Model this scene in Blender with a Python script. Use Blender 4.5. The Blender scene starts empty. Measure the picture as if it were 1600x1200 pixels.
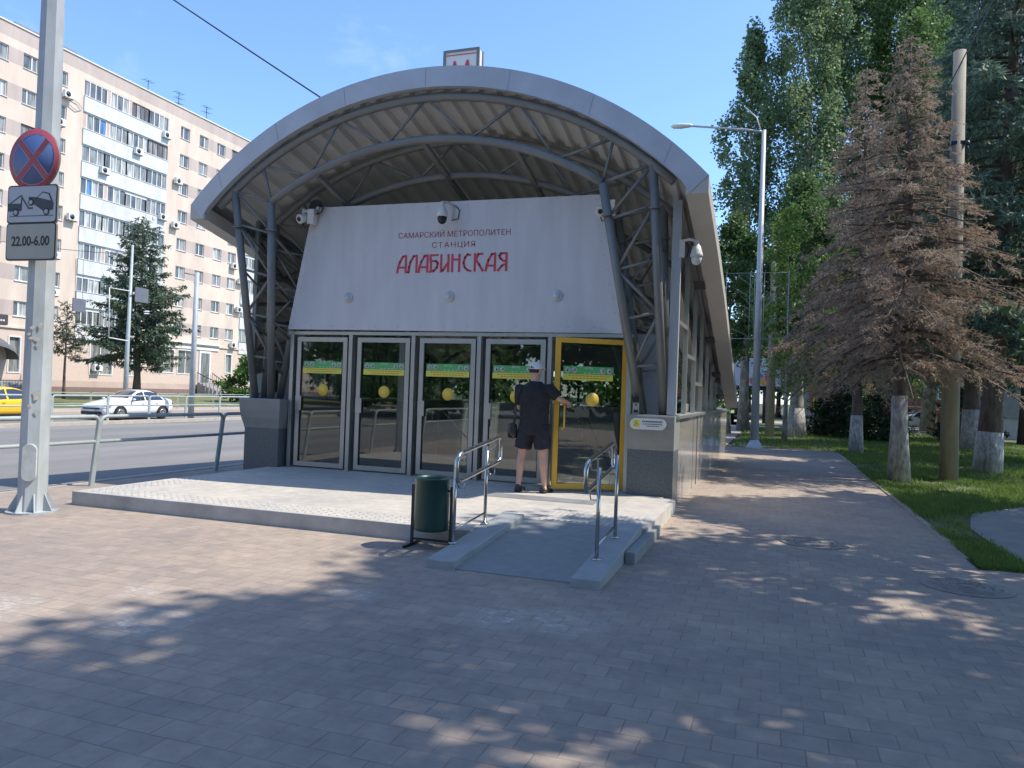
import bpy, bmesh, math, random
import numpy as np
from mathutils import Vector, Matrix
R = math.radians
SC = bpy.context.scene
COL = SC.collection
random.seed(7)
PI = math.pi

# ---------------------------------------------------------------- camera
cam_d = bpy.data.cameras.new('camera'); cam = bpy.data.objects.new('camera', cam_d); COL.objects.link(cam)
SC.camera = cam
cam_d.sensor_width = 36; cam_d.lens = 1188*36/1600; cam_d.clip_start = .05; cam_d.clip_end = 1500
yaw, pit, rol = R(19), R(.65), R(2.0)
fw = Vector((-math.sin(yaw)*math.cos(pit), math.cos(yaw)*math.cos(pit), math.sin(pit)))
rt = Vector((math.cos(yaw), math.sin(yaw), 0)); up = rt.cross(fw)
rt2 = rt*math.cos(rol)+up*math.sin(rol); up2 = up*math.cos(rol)-rt*math.sin(rol)
M = Matrix.Identity(4)
for i in range(3):
    M[i][0] = rt2[i]; M[i][1] = up2[i]; M[i][2] = -fw[i]
M.translation = Vector((0, -10.91, 1.535))
cam.matrix_world = M

# ---------------------------------------------------------------- light
SUN = Vector((.70, .21, 1.0)).normalized()
w = bpy.data.worlds.new('World'); SC.world = w; w.use_nodes = True
nt = w.node_tree; bg = nt.nodes['Background']
sky = nt.nodes.new('ShaderNodeTexSky'); sky.sky_type = 'NISHITA'; sky.sun_disc = False
sky.sun_elevation = math.asin(SUN.z); sky.sun_rotation = math.atan2(SUN.x, SUN.y)
sky.air_density = 1.0; sky.dust_density = .5; sky.ozone_density = 2.6; sky.altitude = 100
mul = nt.nodes.new('ShaderNodeMix'); mul.data_type = 'RGBA'; mul.blend_type = 'MULTIPLY'; mul.inputs[0].default_value = 1
mul.inputs[7].default_value = (.78, .90, 1.04, 1)
nt.links.new(sky.outputs[0], mul.inputs[6]); 
tcw = nt.nodes.new('ShaderNodeTexCoord'); cn = nt.nodes.new('ShaderNodeTexNoise'); cn.inputs['Scale'].default_value = 3.2; cn.inputs['Detail'].default_value = 8; cn.inputs['Roughness'].default_value = .62
mpw = nt.nodes.new('ShaderNodeMapping'); mpw.inputs['Scale'].default_value = (1, 1, 2.2); mpw.inputs['Location'].default_value = (.35, .1, 0)
nt.links.new(tcw.outputs['Generated'], mpw.inputs[0]); nt.links.new(mpw.outputs[0], cn.inputs['Vector'])
crp = nt.nodes.new('ShaderNodeValToRGB'); crp.color_ramp.elements[0].position = .60; crp.color_ramp.elements[1].position = .85; crp.color_ramp.elements[1].color = (.28, .28, .28, 1)
nt.links.new(cn.outputs['Fac'], crp.inputs[0])
cmx = nt.nodes.new('ShaderNodeMix'); cmx.data_type = 'RGBA'; cmx.inputs[7].default_value = (5.2, 5.5, 6.0, 1)
nt.links.new(crp.outputs[0], cmx.inputs[0]); nt.links.new(mul.outputs[2], cmx.inputs[6]); nt.links.new(cmx.outputs[2], bg.inputs[0]); bg.inputs[1].default_value = .15
sl = bpy.data.lights.new('sun', 'SUN'); sl.energy = 3.15; sl.angle = R(.53); sl.color = (1, .91, .78)
so = bpy.data.objects.new('sun', sl); COL.objects.link(so); so.location = (30, 10, 60)
so.rotation_euler = SUN.to_track_quat('Z', 'Y').to_euler()
SC.view_settings.view_transform = 'Standard'; SC.view_settings.look = 'None'
SC.view_settings.exposure = 1.0; SC.view_settings.gamma = 1
SC.view_settings.use_curve_mapping = False

# ---------------------------------------------------------------- helpers
WL = {}
def wl(o): return WL.get(o.name, Vector((0, 0, 0)))
def props(o, label=None, cat=None, group=None, kind=None):
    if label: o['label'] = label
    if cat: o['category'] = cat
    if group: o['group'] = group
    if kind: o['kind'] = kind
    return o
def thing(name, label, cat, loc=(0, 0, 0), group=None):
    o = bpy.data.objects.new(name, None); COL.objects.link(o); o.location = loc
    o.empty_display_size = .2; WL[o.name] = Vector(loc)
    return props(o, label, cat, group)
def link_mesh(name, me, mats, parent=None, loc=None):
    o = bpy.data.objects.new(name, me); COL.objects.link(o)
    for m in (mats if isinstance(mats, (list, tuple)) else [mats]): me.materials.append(m)
    L = wl(parent) if parent else Vector(loc or (0, 0, 0))
    if L.length: me.transform(Matrix.Translation(-L))
    if parent: o.parent = parent
    else: o.location = L
    WL[o.name] = L
    return o
class MB:
    def __init__(s, T=None): s.v = []; s.f = []; s.sm = []; s.mi = []; s.T = T
    def add(s, V, F, smooth=False, mi=0):
        b = len(s.v)
        s.v += [tuple(p) for p in V]
        for f in F: s.f.append(tuple(b+i for i in f)); s.sm.append(smooth); s.mi.append(mi)
        return s
    def box(s, x0, x1, y0, y1, z0, z1, mi=0):
        V = [(x, y, z) for z in (z0, z1) for y in (y0, y1) for x in (x0, x1)]
        return s.add(V, [(0, 2, 3, 1), (4, 5, 7, 6), (0, 1, 5, 4), (2, 6, 7, 3), (0, 4, 6, 2), (1, 3, 7, 5)], False, mi)
    def obox(s, c, ax, ay, az, mi=0):
        c, ax, ay, az = map(Vector, (c, ax, ay, az))
        V = [c+i*ax+j*ay+k*az for k in (-1, 1) for j in (-1, 1) for i in (-1, 1)]
        return s.add(V, [(0, 2, 3, 1), (4, 5, 7, 6), (0, 1, 5, 4), (2, 6, 7, 3), (0, 4, 6, 2), (1, 3, 7, 5)], False, mi)
    def bar(s, a, b, w, h, upv=(0, 0, 1), mi=0):
        a, b = Vector(a), Vector(b); d = (b-a); L = d.length
        if L < 1e-6: return s
        d /= L; u = Vector(upv)
        if abs(d.dot(u)) > .98: u = Vector((0, 1, 0))
        sx = d.cross(u).normalized(); uu = sx.cross(d)
        return s.obox((a+b)/2, d*L/2, sx*w/2, uu*h/2, mi)
    def tube(s, P, r, n=8, cap=True, mi=0, smooth=True, ell=None):
        P = [Vector(p) for p in P]; k = len(P)
        rr = r if isinstance(r, (list, tuple)) else [r]*k
        ref = None; V = []
        for i, p in enumerate(P):
            t = (P[min(i+1, k-1)]-P[max(i-1, 0)]).normalized()
            if ref is None:
                ref = Vector((0, 0, 1)) if abs(t.z) < .9 else Vector((1, 0, 0))
                a = t.cross(ref).normalized()
            else:
                a = (a-t*a.dot(t))
                a = a.normalized() if a.length > 1e-6 else t.orthogonal().normalized()
            b = t.cross(a)
            for j in range(n):
                an = 2*PI*j/n
                V.append(p+a*(math.cos(an)*rr[i])+b*(math.sin(an)*rr[i]))
        F = [(i*n+j, i*n+(j+1) % n, (i+1)*n+(j+1) % n, (i+1)*n+j) for i in range(k-1) for j in range(n)]
        s.add(V, F, smooth, mi)
        if cap:
            b = len(s.v)-len(V)
            s.f.append(tuple(b+j for j in reversed(range(n)))); s.sm.append(False); s.mi.append(mi)
            s.f.append(tuple(b+(k-1)*n+j for j in range(n))); s.sm.append(False); s.mi.append(mi)
        return s
    def rings(s, Rg, smooth=True, mi=0, cap=True, closed=True):
        n = len(Rg[0]); V = [p for r in Rg for p in r]
        m = n if closed else n-1
        F = [(i*n+j, i*n+(j+1) % n, (i+1)*n+(j+1) % n, (i+1)*n+j) for i in range(len(Rg)-1) for j in range(m)]
        if cap: F += [tuple(reversed(range(n))), tuple((len(Rg)-1)*n+j for j in range(n))]
        return s.add(V, F, smooth, mi)
    def ellrings(s, data, n=16, mi=0):
        # data: (cx,cy,z,rx,ry)
        return s.rings([[(cx+rx*math.cos(2*PI*j/n), cy+ry*math.sin(2*PI*j/n), z) for j in range(n)] for cx, cy, z, rx, ry in data], True, mi)
    def lathe(s, prof, c, n=16, axis='z', mi=0):
        V = []
        for r, h in prof:
            for j in range(n):
                a = 2*PI*j/n; x, y = r*math.cos(a), r*math.sin(a)
                p = {'z': (x, y, h), 'y': (x, h, y), 'x': (h, x, y)}[axis]
                V.append((c[0]+p[0], c[1]+p[1], c[2]+p[2]))
        k = len(prof)
        F = [(i*n+j, i*n+(j+1) % n, (i+1)*n+(j+1) % n, (i+1)*n+j) for i in range(k-1) for j in range(n)]
        F += [tuple(reversed(range(n))), tuple((k-1)*n+j for j in range(n))]
        return s.add(V, F, True, mi)
    def prism(s, poly, fn, a, b, mi=0):
        # poly: list of 2D; fn(u,v,t)->3D
        n = len(poly)
        V = [fn(u, v, a) for u, v in poly]+[fn(u, v, b) for u, v in poly]
        return s.add(V, [tuple(reversed(range(n))), tuple(range(n, 2*n))]+[(i, (i+1) % n, n+(i+1) % n, n+i) for i in range(n)], False, mi)
    def sphere(s, c, rx, ry=None, rz=None, n=14, k=8, mi=0):
        ry = ry or rx; rz = rz or rx
        Rg = []
        for i in range(k+1):
            a = PI*(i+.02)/(k+.04); Rg.append([(c[0]+rx*math.sin(a)*math.cos(2*PI*j/n), c[1]+ry*math.sin(a)*math.sin(2*PI*j/n), c[2]-rz*math.cos(a)) for j in range(n)])
        return s.rings(Rg, True, mi)
    def build(s, name, mats, parent=None, loc=None, bevel=0):
        me = bpy.data.meshes.new(name)
        V = s.v
        if s.T is not None: V = [tuple(s.T @ Vector(p)) for p in V]
        me.from_pydata(V, [], s.f); me.polygons.foreach_set('use_smooth', s.sm)
        me.polygons.foreach_set('material_index', s.mi)
        bm = bmesh.new(); bm.from_mesh(me); bmesh.ops.recalc_face_normals(bm, faces=bm.faces); bm.to_mesh(me); bm.free()
        o = link_mesh(name, me, mats, parent, loc)
        if bevel:
            b = o.modifiers.new('bevel', 'BEVEL'); b.width = bevel; b.segments = 2; b.limit_method = 'ANGLE'
        return o
XZ = lambda u, v, t: (u, t, v)
YZ = lambda u, v, t: (t, u, v)
XY = lambda u, v, t: (u, v, t)
def np_mesh(name, V, k, mats, parent=None, loc=None, smooth=False, mi=None):
    """V (n*k,3): n separate k-gons"""
    V = np.asarray(V, dtype=np.float32).reshape(-1, 3); n = len(V)//k
    me = bpy.data.meshes.new(name)
    me.vertices.add(len(V)); me.vertices.foreach_set('co', V.ravel())
    me.loops.add(len(V)); me.loops.foreach_set('vertex_index', np.arange(len(V), dtype=np.int32))
    me.polygons.add(n); me.polygons.foreach_set('loop_start', np.arange(0, len(V), k, dtype=np.int32))
    me.polygons.foreach_set('loop_total', np.full(n, k, dtype=np.int32))
    if mi is not None: me.polygons.foreach_set('material_index', np.asarray(mi, dtype=np.int32))
    me.update(calc_edges=True); me.validate()
    return link_mesh(name, me, mats, parent, loc)
def text_mesh(body, size, name, mat, parent, M4, ext=.002, width=None, shear=0, space=1.0, bold=0, loc=None):
    cu = bpy.data.curves.new('t', 'FONT'); cu.body = body; cu.size = size; cu.extrude = ext; cu.align_x = 'CENTER'; cu.align_y = 'CENTER'
    cu.space_character = space; cu.shear = shear; cu.offset = bold; cu.resolution_u = 3
    o = bpy.data.objects.new('t', cu); COL.objects.link(o)
    me = bpy.data.meshes.new_from_object(o.evaluated_get(bpy.context.evaluated_depsgraph_get()))
    bpy.data.objects.remove(o); bpy.data.curves.remove(cu)
    if width:
        xs = [v.co.x for v in me.vertices]; k = width/(max(xs)-min(xs)); me.transform(Matrix.Diagonal((k, 1, 1, 1)))
    me.transform(M4); me.name = name; me.materials.clear()
    return link_mesh(name, me, mat, parent, loc)
def FRONT(x, y, z): return Matrix.Translation((x, y, z)) @ Matrix.Rotation(PI/2, 4, 'X')   # text facing -Y
def copy_tree(o, label=None, loc=None, rot=None, group=None):
    c = o.copy(); COL.objects.link(c); WL[c.name] = wl(o)
    for ch in list(o.children):
        d = ch.copy(); COL.objects.link(d); d.parent = c
        for g in list(ch.children):
            e = g.copy(); COL.objects.link(e); e.parent = d
    if label: c['label'] = label
    if group: c['group'] = group
    if loc is not None: c.location = loc
    if rot is not None: c.rotation_euler = rot
    return c

# ---------------------------------------------------------------- materials
def newmat(name):
    m = bpy.data.materials.new(name); m.use_nodes = True
    return m, m.node_tree, m.node_tree.nodes['Principled BSDF']
def N(nt, t, **k):
    n = nt.nodes.new(t)
    for a, b in k.items():
        if a.startswith('i_'): n.inputs[a[2:].replace('_', ' ')].default_value = b
        else: setattr(n, a, b)
    return n
def mixrgb(nt, fac, a, b, mode='MIX'):
    n = nt.nodes.new('ShaderNodeMix'); n.data_type = 'RGBA'; n.blend_type = mode
    for s, v in ((n.inputs[0], fac), (n.inputs[6], a), (n.inputs[7], b)):
        if isinstance(v, (int, float)): s.default_value = v
        elif isinstance(v, tuple): s.default_value = (*v[:3], 1)
        else: nt.links.new(v, s)
    return n.outputs[2]
def ramp(nt, src, a, b, c0=(0, 0, 0), c1=(1, 1, 1)):
    n = nt.nodes.new('ShaderNodeValToRGB'); n.color_ramp.elements[0].position = a; n.color_ramp.elements[1].position = b
    n.color_ramp.elements[0].color = (*c0, 1); n.color_ramp.elements[1].color = (*c1, 1)
    nt.links.new(src, n.inputs[0]); return n.outputs[0]
def noise(nt, scale, detail=4, rough=.55, vec=None, stretch=None):
    tc = nt.nodes.new('ShaderNodeNewGeometry') if vec is None else None
    n = nt.nodes.new('ShaderNodeTexNoise'); n.inputs['Scale'].default_value = scale
    n.inputs['Detail'].default_value = detail; n.inputs['Roughness'].default_value = rough
    src = tc.outputs['Position'] if vec is None else vec
    if stretch:
        mp = nt.nodes.new('ShaderNodeMapping'); mp.inputs['Scale'].default_value = stretch
        nt.links.new(src, mp.inputs[0]); src = mp.outputs[0]
    nt.links.new(src, n.inputs['Vector']); return n.outputs['Fac']
def pm(name, col, rough=.6, metal=0, var=.15, scale=4, bump=0, bscale=40, spec=.5, stretch=None, col2=None, coat=0):
    m, nt, b = newmat(name)
    b.inputs['Roughness'].default_value = rough; b.inputs['Metallic'].default_value = metal
    b.inputs['Specular IOR Level'].default_value = spec
    if coat: b.inputs['Coat Weight'].default_value = coat; b.inputs['Coat Roughness'].default_value = .05
    f = noise(nt, scale, 5, .6, stretch=stretch)
    f = ramp(nt, f, .3, .7)
    lo = tuple(c*(1-var) for c in col) if col2 is None else col2
    hi = tuple(min(1, c*(1+var*.5)) for c in col) if col2 is None else col
    nt.links.new(mixrgb(nt, f, lo, hi), b.inputs['Base Color'])
    if bump:
        bn = nt.nodes.new('ShaderNodeBump'); bn.inputs['Strength'].default_value = bump; bn.inputs['Distance'].default_value = .01
        nt.links.new(noise(nt, bscale, 4), bn.inputs['Height']); nt.links.new(bn.outputs[0], b.inputs['Normal'])
    return m
def leafmat(name, c1, c2, rough=.55, trans=.35, lowscale=.6):
    m, nt, b = newmat(name); b.inputs['Roughness'].default_value = rough; b.inputs['Specular IOR Level'].default_value = .35
    g = nt.nodes.new('ShaderNodeNewGeometry')
    c = mixrgb(nt, g.outputs['Random Per Island'], c1, c2)
    f = ramp(nt, noise(nt, lowscale, 3), .35, .65)
    c = mixrgb(nt, f, mixrgb(nt, 1.0, c, (.72, .76, .78), 'MULTIPLY'), c)
    nt.links.new(c, b.inputs['Base Color'])
    t = nt.nodes.new('ShaderNodeBsdfTranslucent'); nt.links.new(c, t.inputs[0])
    mx = nt.nodes.new('ShaderNodeMixShader'); mx.inputs[0].default_value = trans
    nt.links.new(b.outputs[0], mx.inputs[1]); nt.links.new(t.outputs[0], mx.inputs[2])
    nt.links.new(mx.outputs[0], nt.nodes['Material Output'].inputs[0])
    return m
def glassmat(name, tint=(.6, .65, .63), refl=.09, gl=.9):
    m, nt, b = newmat(name); nt.nodes.remove(b)
    tr = nt.nodes.new('ShaderNodeBsdfTransparent'); tr.inputs[0].default_value = (*tint, 1)
    g = nt.nodes.new('ShaderNodeBsdfGlossy'); g.inputs['Roughness'].default_value = .01; g.inputs[0].default_value = (gl, gl, gl, 1)
    fr = nt.nodes.new('ShaderNodeFresnel'); fr.inputs[0].default_value = 1.5
    a = nt.nodes.new('ShaderNodeMath'); a.operation = 'MULTIPLY_ADD'; a.inputs[1].default_value = 1.3; a.inputs[2].default_value = refl
    nt.links.new(fr.outputs[0], a.inputs[0])
    mx = nt.nodes.new('ShaderNodeMixShader'); nt.links.new(a.outputs[0], mx.inputs[0])
    nt.links.new(tr.outputs[0], mx.inputs[1]); nt.links.new(g.outputs[0], mx.inputs[2])
    nt.links.new(mx.outputs[0], nt.nodes['Material Output'].inputs[0])
    return m

def paver_mat(name, cA, cB, bw, bh, mortar, offs=.5, patches=True, rot=0):
    m, nt, b = newmat(name); b.inputs['Roughness'].default_value = .85; b.inputs['Specular IOR Level'].default_value = .3
    g = nt.nodes.new('ShaderNodeNewGeometry')
    mp = nt.nodes.new('ShaderNodeMapping'); mp.inputs['Rotation'].default_value = (0, 0, rot); nt.links.new(g.outputs['Position'], mp.inputs[0])
    # slight waviness of the courses
    dn = nt.nodes.new('ShaderNodeTexNoise'); dn.inputs['Scale'].default_value = 1.3; nt.links.new(mp.outputs[0], dn.inputs['Vector'])
    ma = nt.nodes.new('ShaderNodeVectorMath'); ma.operation = 'MULTIPLY_ADD'; ma.inputs[1].default_value = (.04, .04, 0)
    nt.links.new(dn.outputs['Color'], ma.inputs[0]); nt.links.new(mp.outputs[0], ma.inputs[2])
    br = nt.nodes.new('ShaderNodeTexBrick'); br.offset = offs; br.inputs['Scale'].default_value = 1
    br.inputs['Brick Width'].default_value = bw; br.inputs['Row Height'].default_value = bh
    br.inputs['Mortar Size'].default_value = .0045; br.inputs['Mortar Smooth'].default_value = .6
    br.inputs['Color1'].default_value = (*cA, 1); br.inputs['Color2'].default_value = (*cB, 1); br.inputs['Mortar'].default_value = (*mortar, 1)
    br.inputs['Bias'].default_value = -.1
    nt.links.new(ma.outputs[0], br.inputs['Vector'])
    # broken mortar: joints fade in and out
    f = ramp(nt, noise(nt, 1.7, 6, .7), .40, .60)
    plain = mixrgb(nt, .5, cA, cB)
    n2 = ramp(nt, noise(nt, 7, 6, .7), .3, .75, (.82, .82, .82), (1.13, 1.13, 1.13))
    fade = mixrgb(nt, mixrgb(nt, f, (.15, .15, .15), (.75, .75, .75)), br.outputs[0], plain)
    c = mixrgb(nt, 1.0, fade, n2, 'MULTIPLY')
    n3 = ramp(nt, noise(nt, .6, 6, .7), .35, .68, (.84, .85, .88), (1.18, 1.14, 1.06))
    c = mixrgb(nt, 1.0, c, n3, 'MULTIPLY')
    if patches:
        # worn pale spots and lime stains, lying in a few places
        spot = None
        for (x, y, r) in ((-3.75, -7.05, .38), (-1.75, -6.0, .3), (-4.85, -7.3, .45), (-1.3, -5.9, .35), (-2.9,-5.9,.25), (-4.3, -6.5, .2)):
            d = nt.nodes.new('ShaderNodeVectorMath'); d.operation = 'DISTANCE'; d.inputs[1].default_value = (x, y, 0)
            nt.links.new(g.outputs['Position'], d.inputs[0])
            q = ramp(nt, d.outputs['Value'], r*.35, r*1.15, (1, 1, 1), (0, 0, 0))
            spot = q if spot is None else mixrgb(nt, 1.0, spot, q, 'LIGHTEN')
        fine = ramp(nt, noise(nt, 9, 6, .75, stretch=(1, 1.6, 1)), .5, .62)
        b2 = nt.nodes.new('ShaderNodeTexBrick'); b2.offset = offs; b2.inputs['Scale'].default_value = 1
        b2.inputs['Brick Width'].default_value = bw; b2.inputs['Row Height'].default_value = bh; b2.inputs['Mortar Size'].default_value = .006; b2.inputs['Mortar Smooth'].default_value = .4
        b2.inputs['Color1'].default_value = (0, 0, 0, 1); b2.inputs['Color2'].default_value = (1, 1, 1, 1); b2.inputs['Mortar'].default_value = (0, 0, 0, 1); b2.inputs['Bias'].default_value = .1
        nt.links.new(ma.outputs[0], b2.inputs['Vector'])
        sp = mixrgb(nt, 1.0, mixrgb(nt, 1.0, spot, mixrgb(nt, .45, ramp(nt, b2.outputs[0], .1, .9), (1, 1, 1)), 'MULTIPLY'), mixrgb(nt, .25, fine, (1, 1, 1)), 'MULTIPLY')
        sp2 = ramp(nt, noise(nt, 22, 3, .8), .72, .76)
        c = mixrgb(nt, mixrgb(nt, 1.0, sp, (.7, .7, .7), 'MULTIPLY'), c, (.60, .575, .53))
        c = mixrgb(nt, mixrgb(nt, 1.0, sp2, (.35, .35, .35), 'MULTIPLY'), c, (.55, .53, .5))
    nt.links.new(c, b.inputs['Base Color'])
    bn = nt.nodes.new('ShaderNodeBump'); bn.inputs['Strength'].default_value = .6; bn.inputs['Distance'].default_value = .004
    hh = nt.nodes.new('ShaderNodeMath'); hh.operation = 'SUBTRACT'; nt.links.new(noise(nt, 30, 5), hh.inputs[0]); nt.links.new(br.outputs['Fac'], hh.inputs[1])
    nt.links.new(hh.outputs[0], bn.inputs['Height']); nt.links.new(bn.outputs[0], b.inputs['Normal'])
    return m

m_pave = paver_mat('paver', (.37, .308, .258), (.272, .238, .212), .2, .165, (.20, .17, .145))
m_pave2 = paver_mat('paver_far', (.33, .3, .27), (.27, .25, .24), .2, .1, (.15, .14, .13), patches=False)
m_tile = paver_mat('granite_tile', (.50, .475, .43), (.46, .44, .405), .6, .3, (.34, .32, .29), offs=0, patches=False)
m_conc = pm('concrete', (.42, .42, .41), .85, var=.25, scale=3, bump=.4, bscale=60)
m_concp = pm('concrete_post', (.31, .28, .22), .9, var=.3, scale=5, bump=.5, bscale=50, stretch=(1, 1, .25))
m_concd = pm('ramp_stone', (.25, .265, .26), .75, var=.15, scale=8, bump=.2, bscale=90)
m_asph = pm('asphalt', (.205, .20, .19), .85, var=.28, scale=.5, bump=.5, bscale=120, stretch=(1, .15, 1))
m_kerb = pm('kerb_stone', (.34, .32, .29), .85, var=.2, scale=6, bump=.3)
m_soil = pm('soil', (.10, .085, .05), .95, var=.4, scale=4, bump=.6, bscale=30, col2=(.045, .06, .02))
m_lawn = pm('lawn', (.075, .125, .035), .95, var=.4, scale=.8, bump=.8, bscale=50, col2=(.115, .085, .055))
m_dry = pm('dry_lawn', (.17, .16, .07), .95, var=.4, scale=.4, bump=.8, bscale=50, col2=(.08, .12, .03))
m_steel = pm('painted_steel', (.185, .195, .19), .42, metal=.1, var=.12, scale=3)
m_steel2 = pm('light_steel', (.43, .46, .48), .5, metal=.2, var=.12, scale=2.5, stretch=(1, 1, .3))
m_fascia = pm('fascia_sheet', (.46, .49, .53), .45, metal=.15, var=.14, scale=1.6)
m_eave = pm('eave_sheet', (.50, .48, .44), .5, metal=.1, var=.08, scale=1.5)
m_rib = pm('corrugated_sheet', (.64, .64, .62), .5, metal=.1, var=.16, scale=1.2, stretch=(1, .3, 1))
m_white = pm('white_panel', (.55, .57, .60), .45, var=.09, scale=2.2, bump=.12, bscale=1.4, stretch=(2.2, 1, .35))
m_alu = pm('aluminium', (.42, .435, .43), .36, metal=.7, var=.08, scale=5)
m_chrome = pm('stainless_tube', (.50, .49, .47), .24, metal=1, var=.04, scale=8)
m_rub = pm('black_gasket', (.02, .02, .022), .6)
m_yel = pm('yellow_frame', (.74, .43, .05), .4, var=.1, scale=4)
m_granD = pm('dark_granite', (.12, .135, .14), .35, var=.45, scale=45, spec=.5)
m_granP = pm('polished_granite', (.40, .375, .34), .10, var=.3, scale=30, spec=.8)
m_red = pm('red_letter', (.55, .05, .08), .5, var=.05)
m_maroon = pm('maroon_letter', (.33, .05, .10), .5, var=.05)
m_grnf = pm('green_film', (.10, .42, .13), .5, var=.05)
m_yelf = pm('yellow_film', (.72, .66, .10), .5, var=.05)
m_disc = pm('yellow_disc', (.80, .56, .08), .5, var=.05)
m_wht = pm('white_plastic', (.68, .69, .67), .4, var=.05)
m_blk = pm('black_plastic', (.015, .016, .018), .3, var=.2)
m_blkfilm = pm('black_print', (.03, .03, .03), .6)
m_bingreen = pm('bin_green', (.018, .065, .055), .35, var=.2, scale=6)
m_darkmet = pm('dark_metal', (.03, .035, .04), .45, metal=.3)
m_glass = glassmat('door_glass', (.62, .67, .64), .06)
m_sglass = glassmat('side_glass', (.62, .67, .66), .10)
m_inwall = pm('inner_wall', (.14, .145, .14), .7, var=.2)
m_blue = pm('sign_blue', (.07, .12, .29), .45, var=.05)
m_sred = pm('sign_red', (.34, .06, .09), .45, var=.05)
m_sgrey = pm('sign_grey', (.42, .46, .50), .5, var=.06)
m_sgrey2 = pm('sign_grey_aged', (.36, .37, .33), .5, var=.06)
m_pole = pm('pole_paint', (.40, .44, .46), .5, var=.25, scale=4, stretch=(1, 1, .4))
m_rail = pm('railing_paint', (.36, .42, .42), .45, var=.15)
m_barkw = pm('whitewashed_bark', (.42, .40, .37), .95, var=.6, scale=14, bump=1, bscale=30, stretch=(1, 1, .4))
m_bark = pm('bark', (.13, .10, .08), .95, var=.5, scale=10, bump=1, bscale=30, stretch=(1, 1, .3))
m_barkp = pm('pale_bark', (.42, .40, .34), .9, var=.6, scale=5, bump=.6, bscale=20, stretch=(1, 1, .5), col2=(.10, .09, .07))
# ================================================================= SETTING
XC = -4.93
# stair shaft hole: X -8.2..-1.66, Y 3.4..11.8
def sheet(rects, z, name, mat, kind='structure', step=None):
    mb = MB()
    for x0, x1, y0, y1 in rects: mb.add([(x0, y0, z), (x1, y0, z), (x1, y1, z), (x0, y1, z)], [(0, 1, 2, 3)])
    return props(mb.build(name, mat), kind=kind)
HX0, HX1, HY0, HY1 = -8.2, -1.66, 3.4, 11.8
# ground to the horizon (street side lies lower)
mb = MB()
for x0, x1, y0, y1, z0, z1 in [(-9.6, HX0, -400, 500, -.03, -.03), (HX1, 500, -400, 500, -.03, -.03), (HX0, HX1, -400, HY0, -.03, -.03), (HX0, HX1, HY1, 500, -.03, -.03),
                       (-500, -9.6, -400, 500, -.46, -.46)]:
    mb.add([(x0, y0, z0), (x1, y0, z1), (x1, y1, z1), (x0, y1, z0)], [(0, 1, 2, 3)])
props(mb.build('ground', m_soil), kind='structure')
sheet([(-9.42, HX0, -60, 60), (HX0, HX1, -60, HY0), (HX0, HX1, HY1, 60), (HX1, 1.9, -60, 15.5), (HX1, -1.45, 15.5, 60), (1.9, 14, -60, -2.55)], 0, 'sidewalk', m_pave)
# carriageway, sloping gently away
mb = MB(); mb.add([(-9.6, -80, -.17), (-26.5, -80, -.40), (-26.5, 140, -.40), (-9.6, 140, -.17)], [(0, 1, 2, 3)])
props(mb.build('road', m_asph), kind='structure')
mb = MB(); mb.box(-9.6, -9.42, -60, 60, -.46, .012); props(mb.build('kerb', m_kerb, bevel=.012), kind='structure')
mb = MB(); mb.box(-26.9, -26.5, -60, 120, -.46, -.27); mb.box(-27.6, -26.9, -60, 120, -.46, -.33); props(mb.build('median_kerb', pm('median_kerb_stone', (.42, .38, .32), .9, var=.2)), kind='structure')
sheet([(-34.4, -27.6, -60, 130)], -.415, 'service_road', m_asph)
mb = MB(); mb.box(-38.2, -34.4, -60, 130, -.46, -.25); props(mb.build('far_pavement', pm('far_paving', (.40, .34, .29), .9, var=.15, scale=.5)), kind='structure')
mb = MB(); mb.add([(-38.2, -60, -.25), (-38.2, 130, -.25), (-53.9, 130, .3), (-53.9, -60, .3)], [(0, 1, 2, 3)]); props(mb.build('far_lawn', m_dry), kind='structure')
mb = MB()
for y in np.arange(-59, 60, 1.0): mb.box(1.9, 1.975, y, y+.985, -.05, .018+.008*math.sin(y*7)) if y < 15 and y > -3 else None
mb.box(-1.3, 1.9, 15.5, 15.6, -.05, .03)
props(mb.build('lawn_kerb', pm('old_kerb', (.30, .27, .235), .9, var=.3, scale=5, bump=.4), bevel=.008), kind='structure')
# park lawn on the right
path = [(2.45, -2.55), (2.38, -1.2), (2.42, .2), (2.75, 1.7), (3.9, 3.3), (6.5, 4.8), (14, 6.2), (14, -2.55)]
mb = MB(); mb.add([(1.985, -2.55, .0), (60, -2.55, 0), (60, 36, 0.0), (1.985, 36, 0)], [(0, 1, 2, 3)]); mb.add([(-1.3, 15.6, 0), (1.985, 15.6, 0), (1.985, 36, 0), (-1.3, 36, 0)], [(0, 1, 2, 3)])
mb.add([(-6, 39, 0), (60, 39, 0), (60, 80, 0), (-6, 80, 0)], [(0, 1, 2, 3)])
props(mb.build('park_lawn', m_lawn), kind='structure')
mb = MB(); mb.add([(x, y, .012) for x, y in path], [tuple(range(len(path)))]); props(mb.build('park_path', pm('old_asphalt_path', (.25, .235, .215), .9, var=.25, scale=2, bump=.5, bscale=80)), kind='structure')
mb = MB(); mb.add([(-1.3, 36, .004), (60, 36, .004), (60, 39, .004), (-1.3, 39, .004)], [(0, 1, 2, 3)])
mb.add([(-6, 46, .012), (60, 46, .012), (60, 52, .012), (-6, 52, .012)], [(0, 1, 2, 3)])
props(mb.build('park_drive', pm('pale_drive', (.36, .34, .31), .9, var=.2)), kind='structure')

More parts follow.
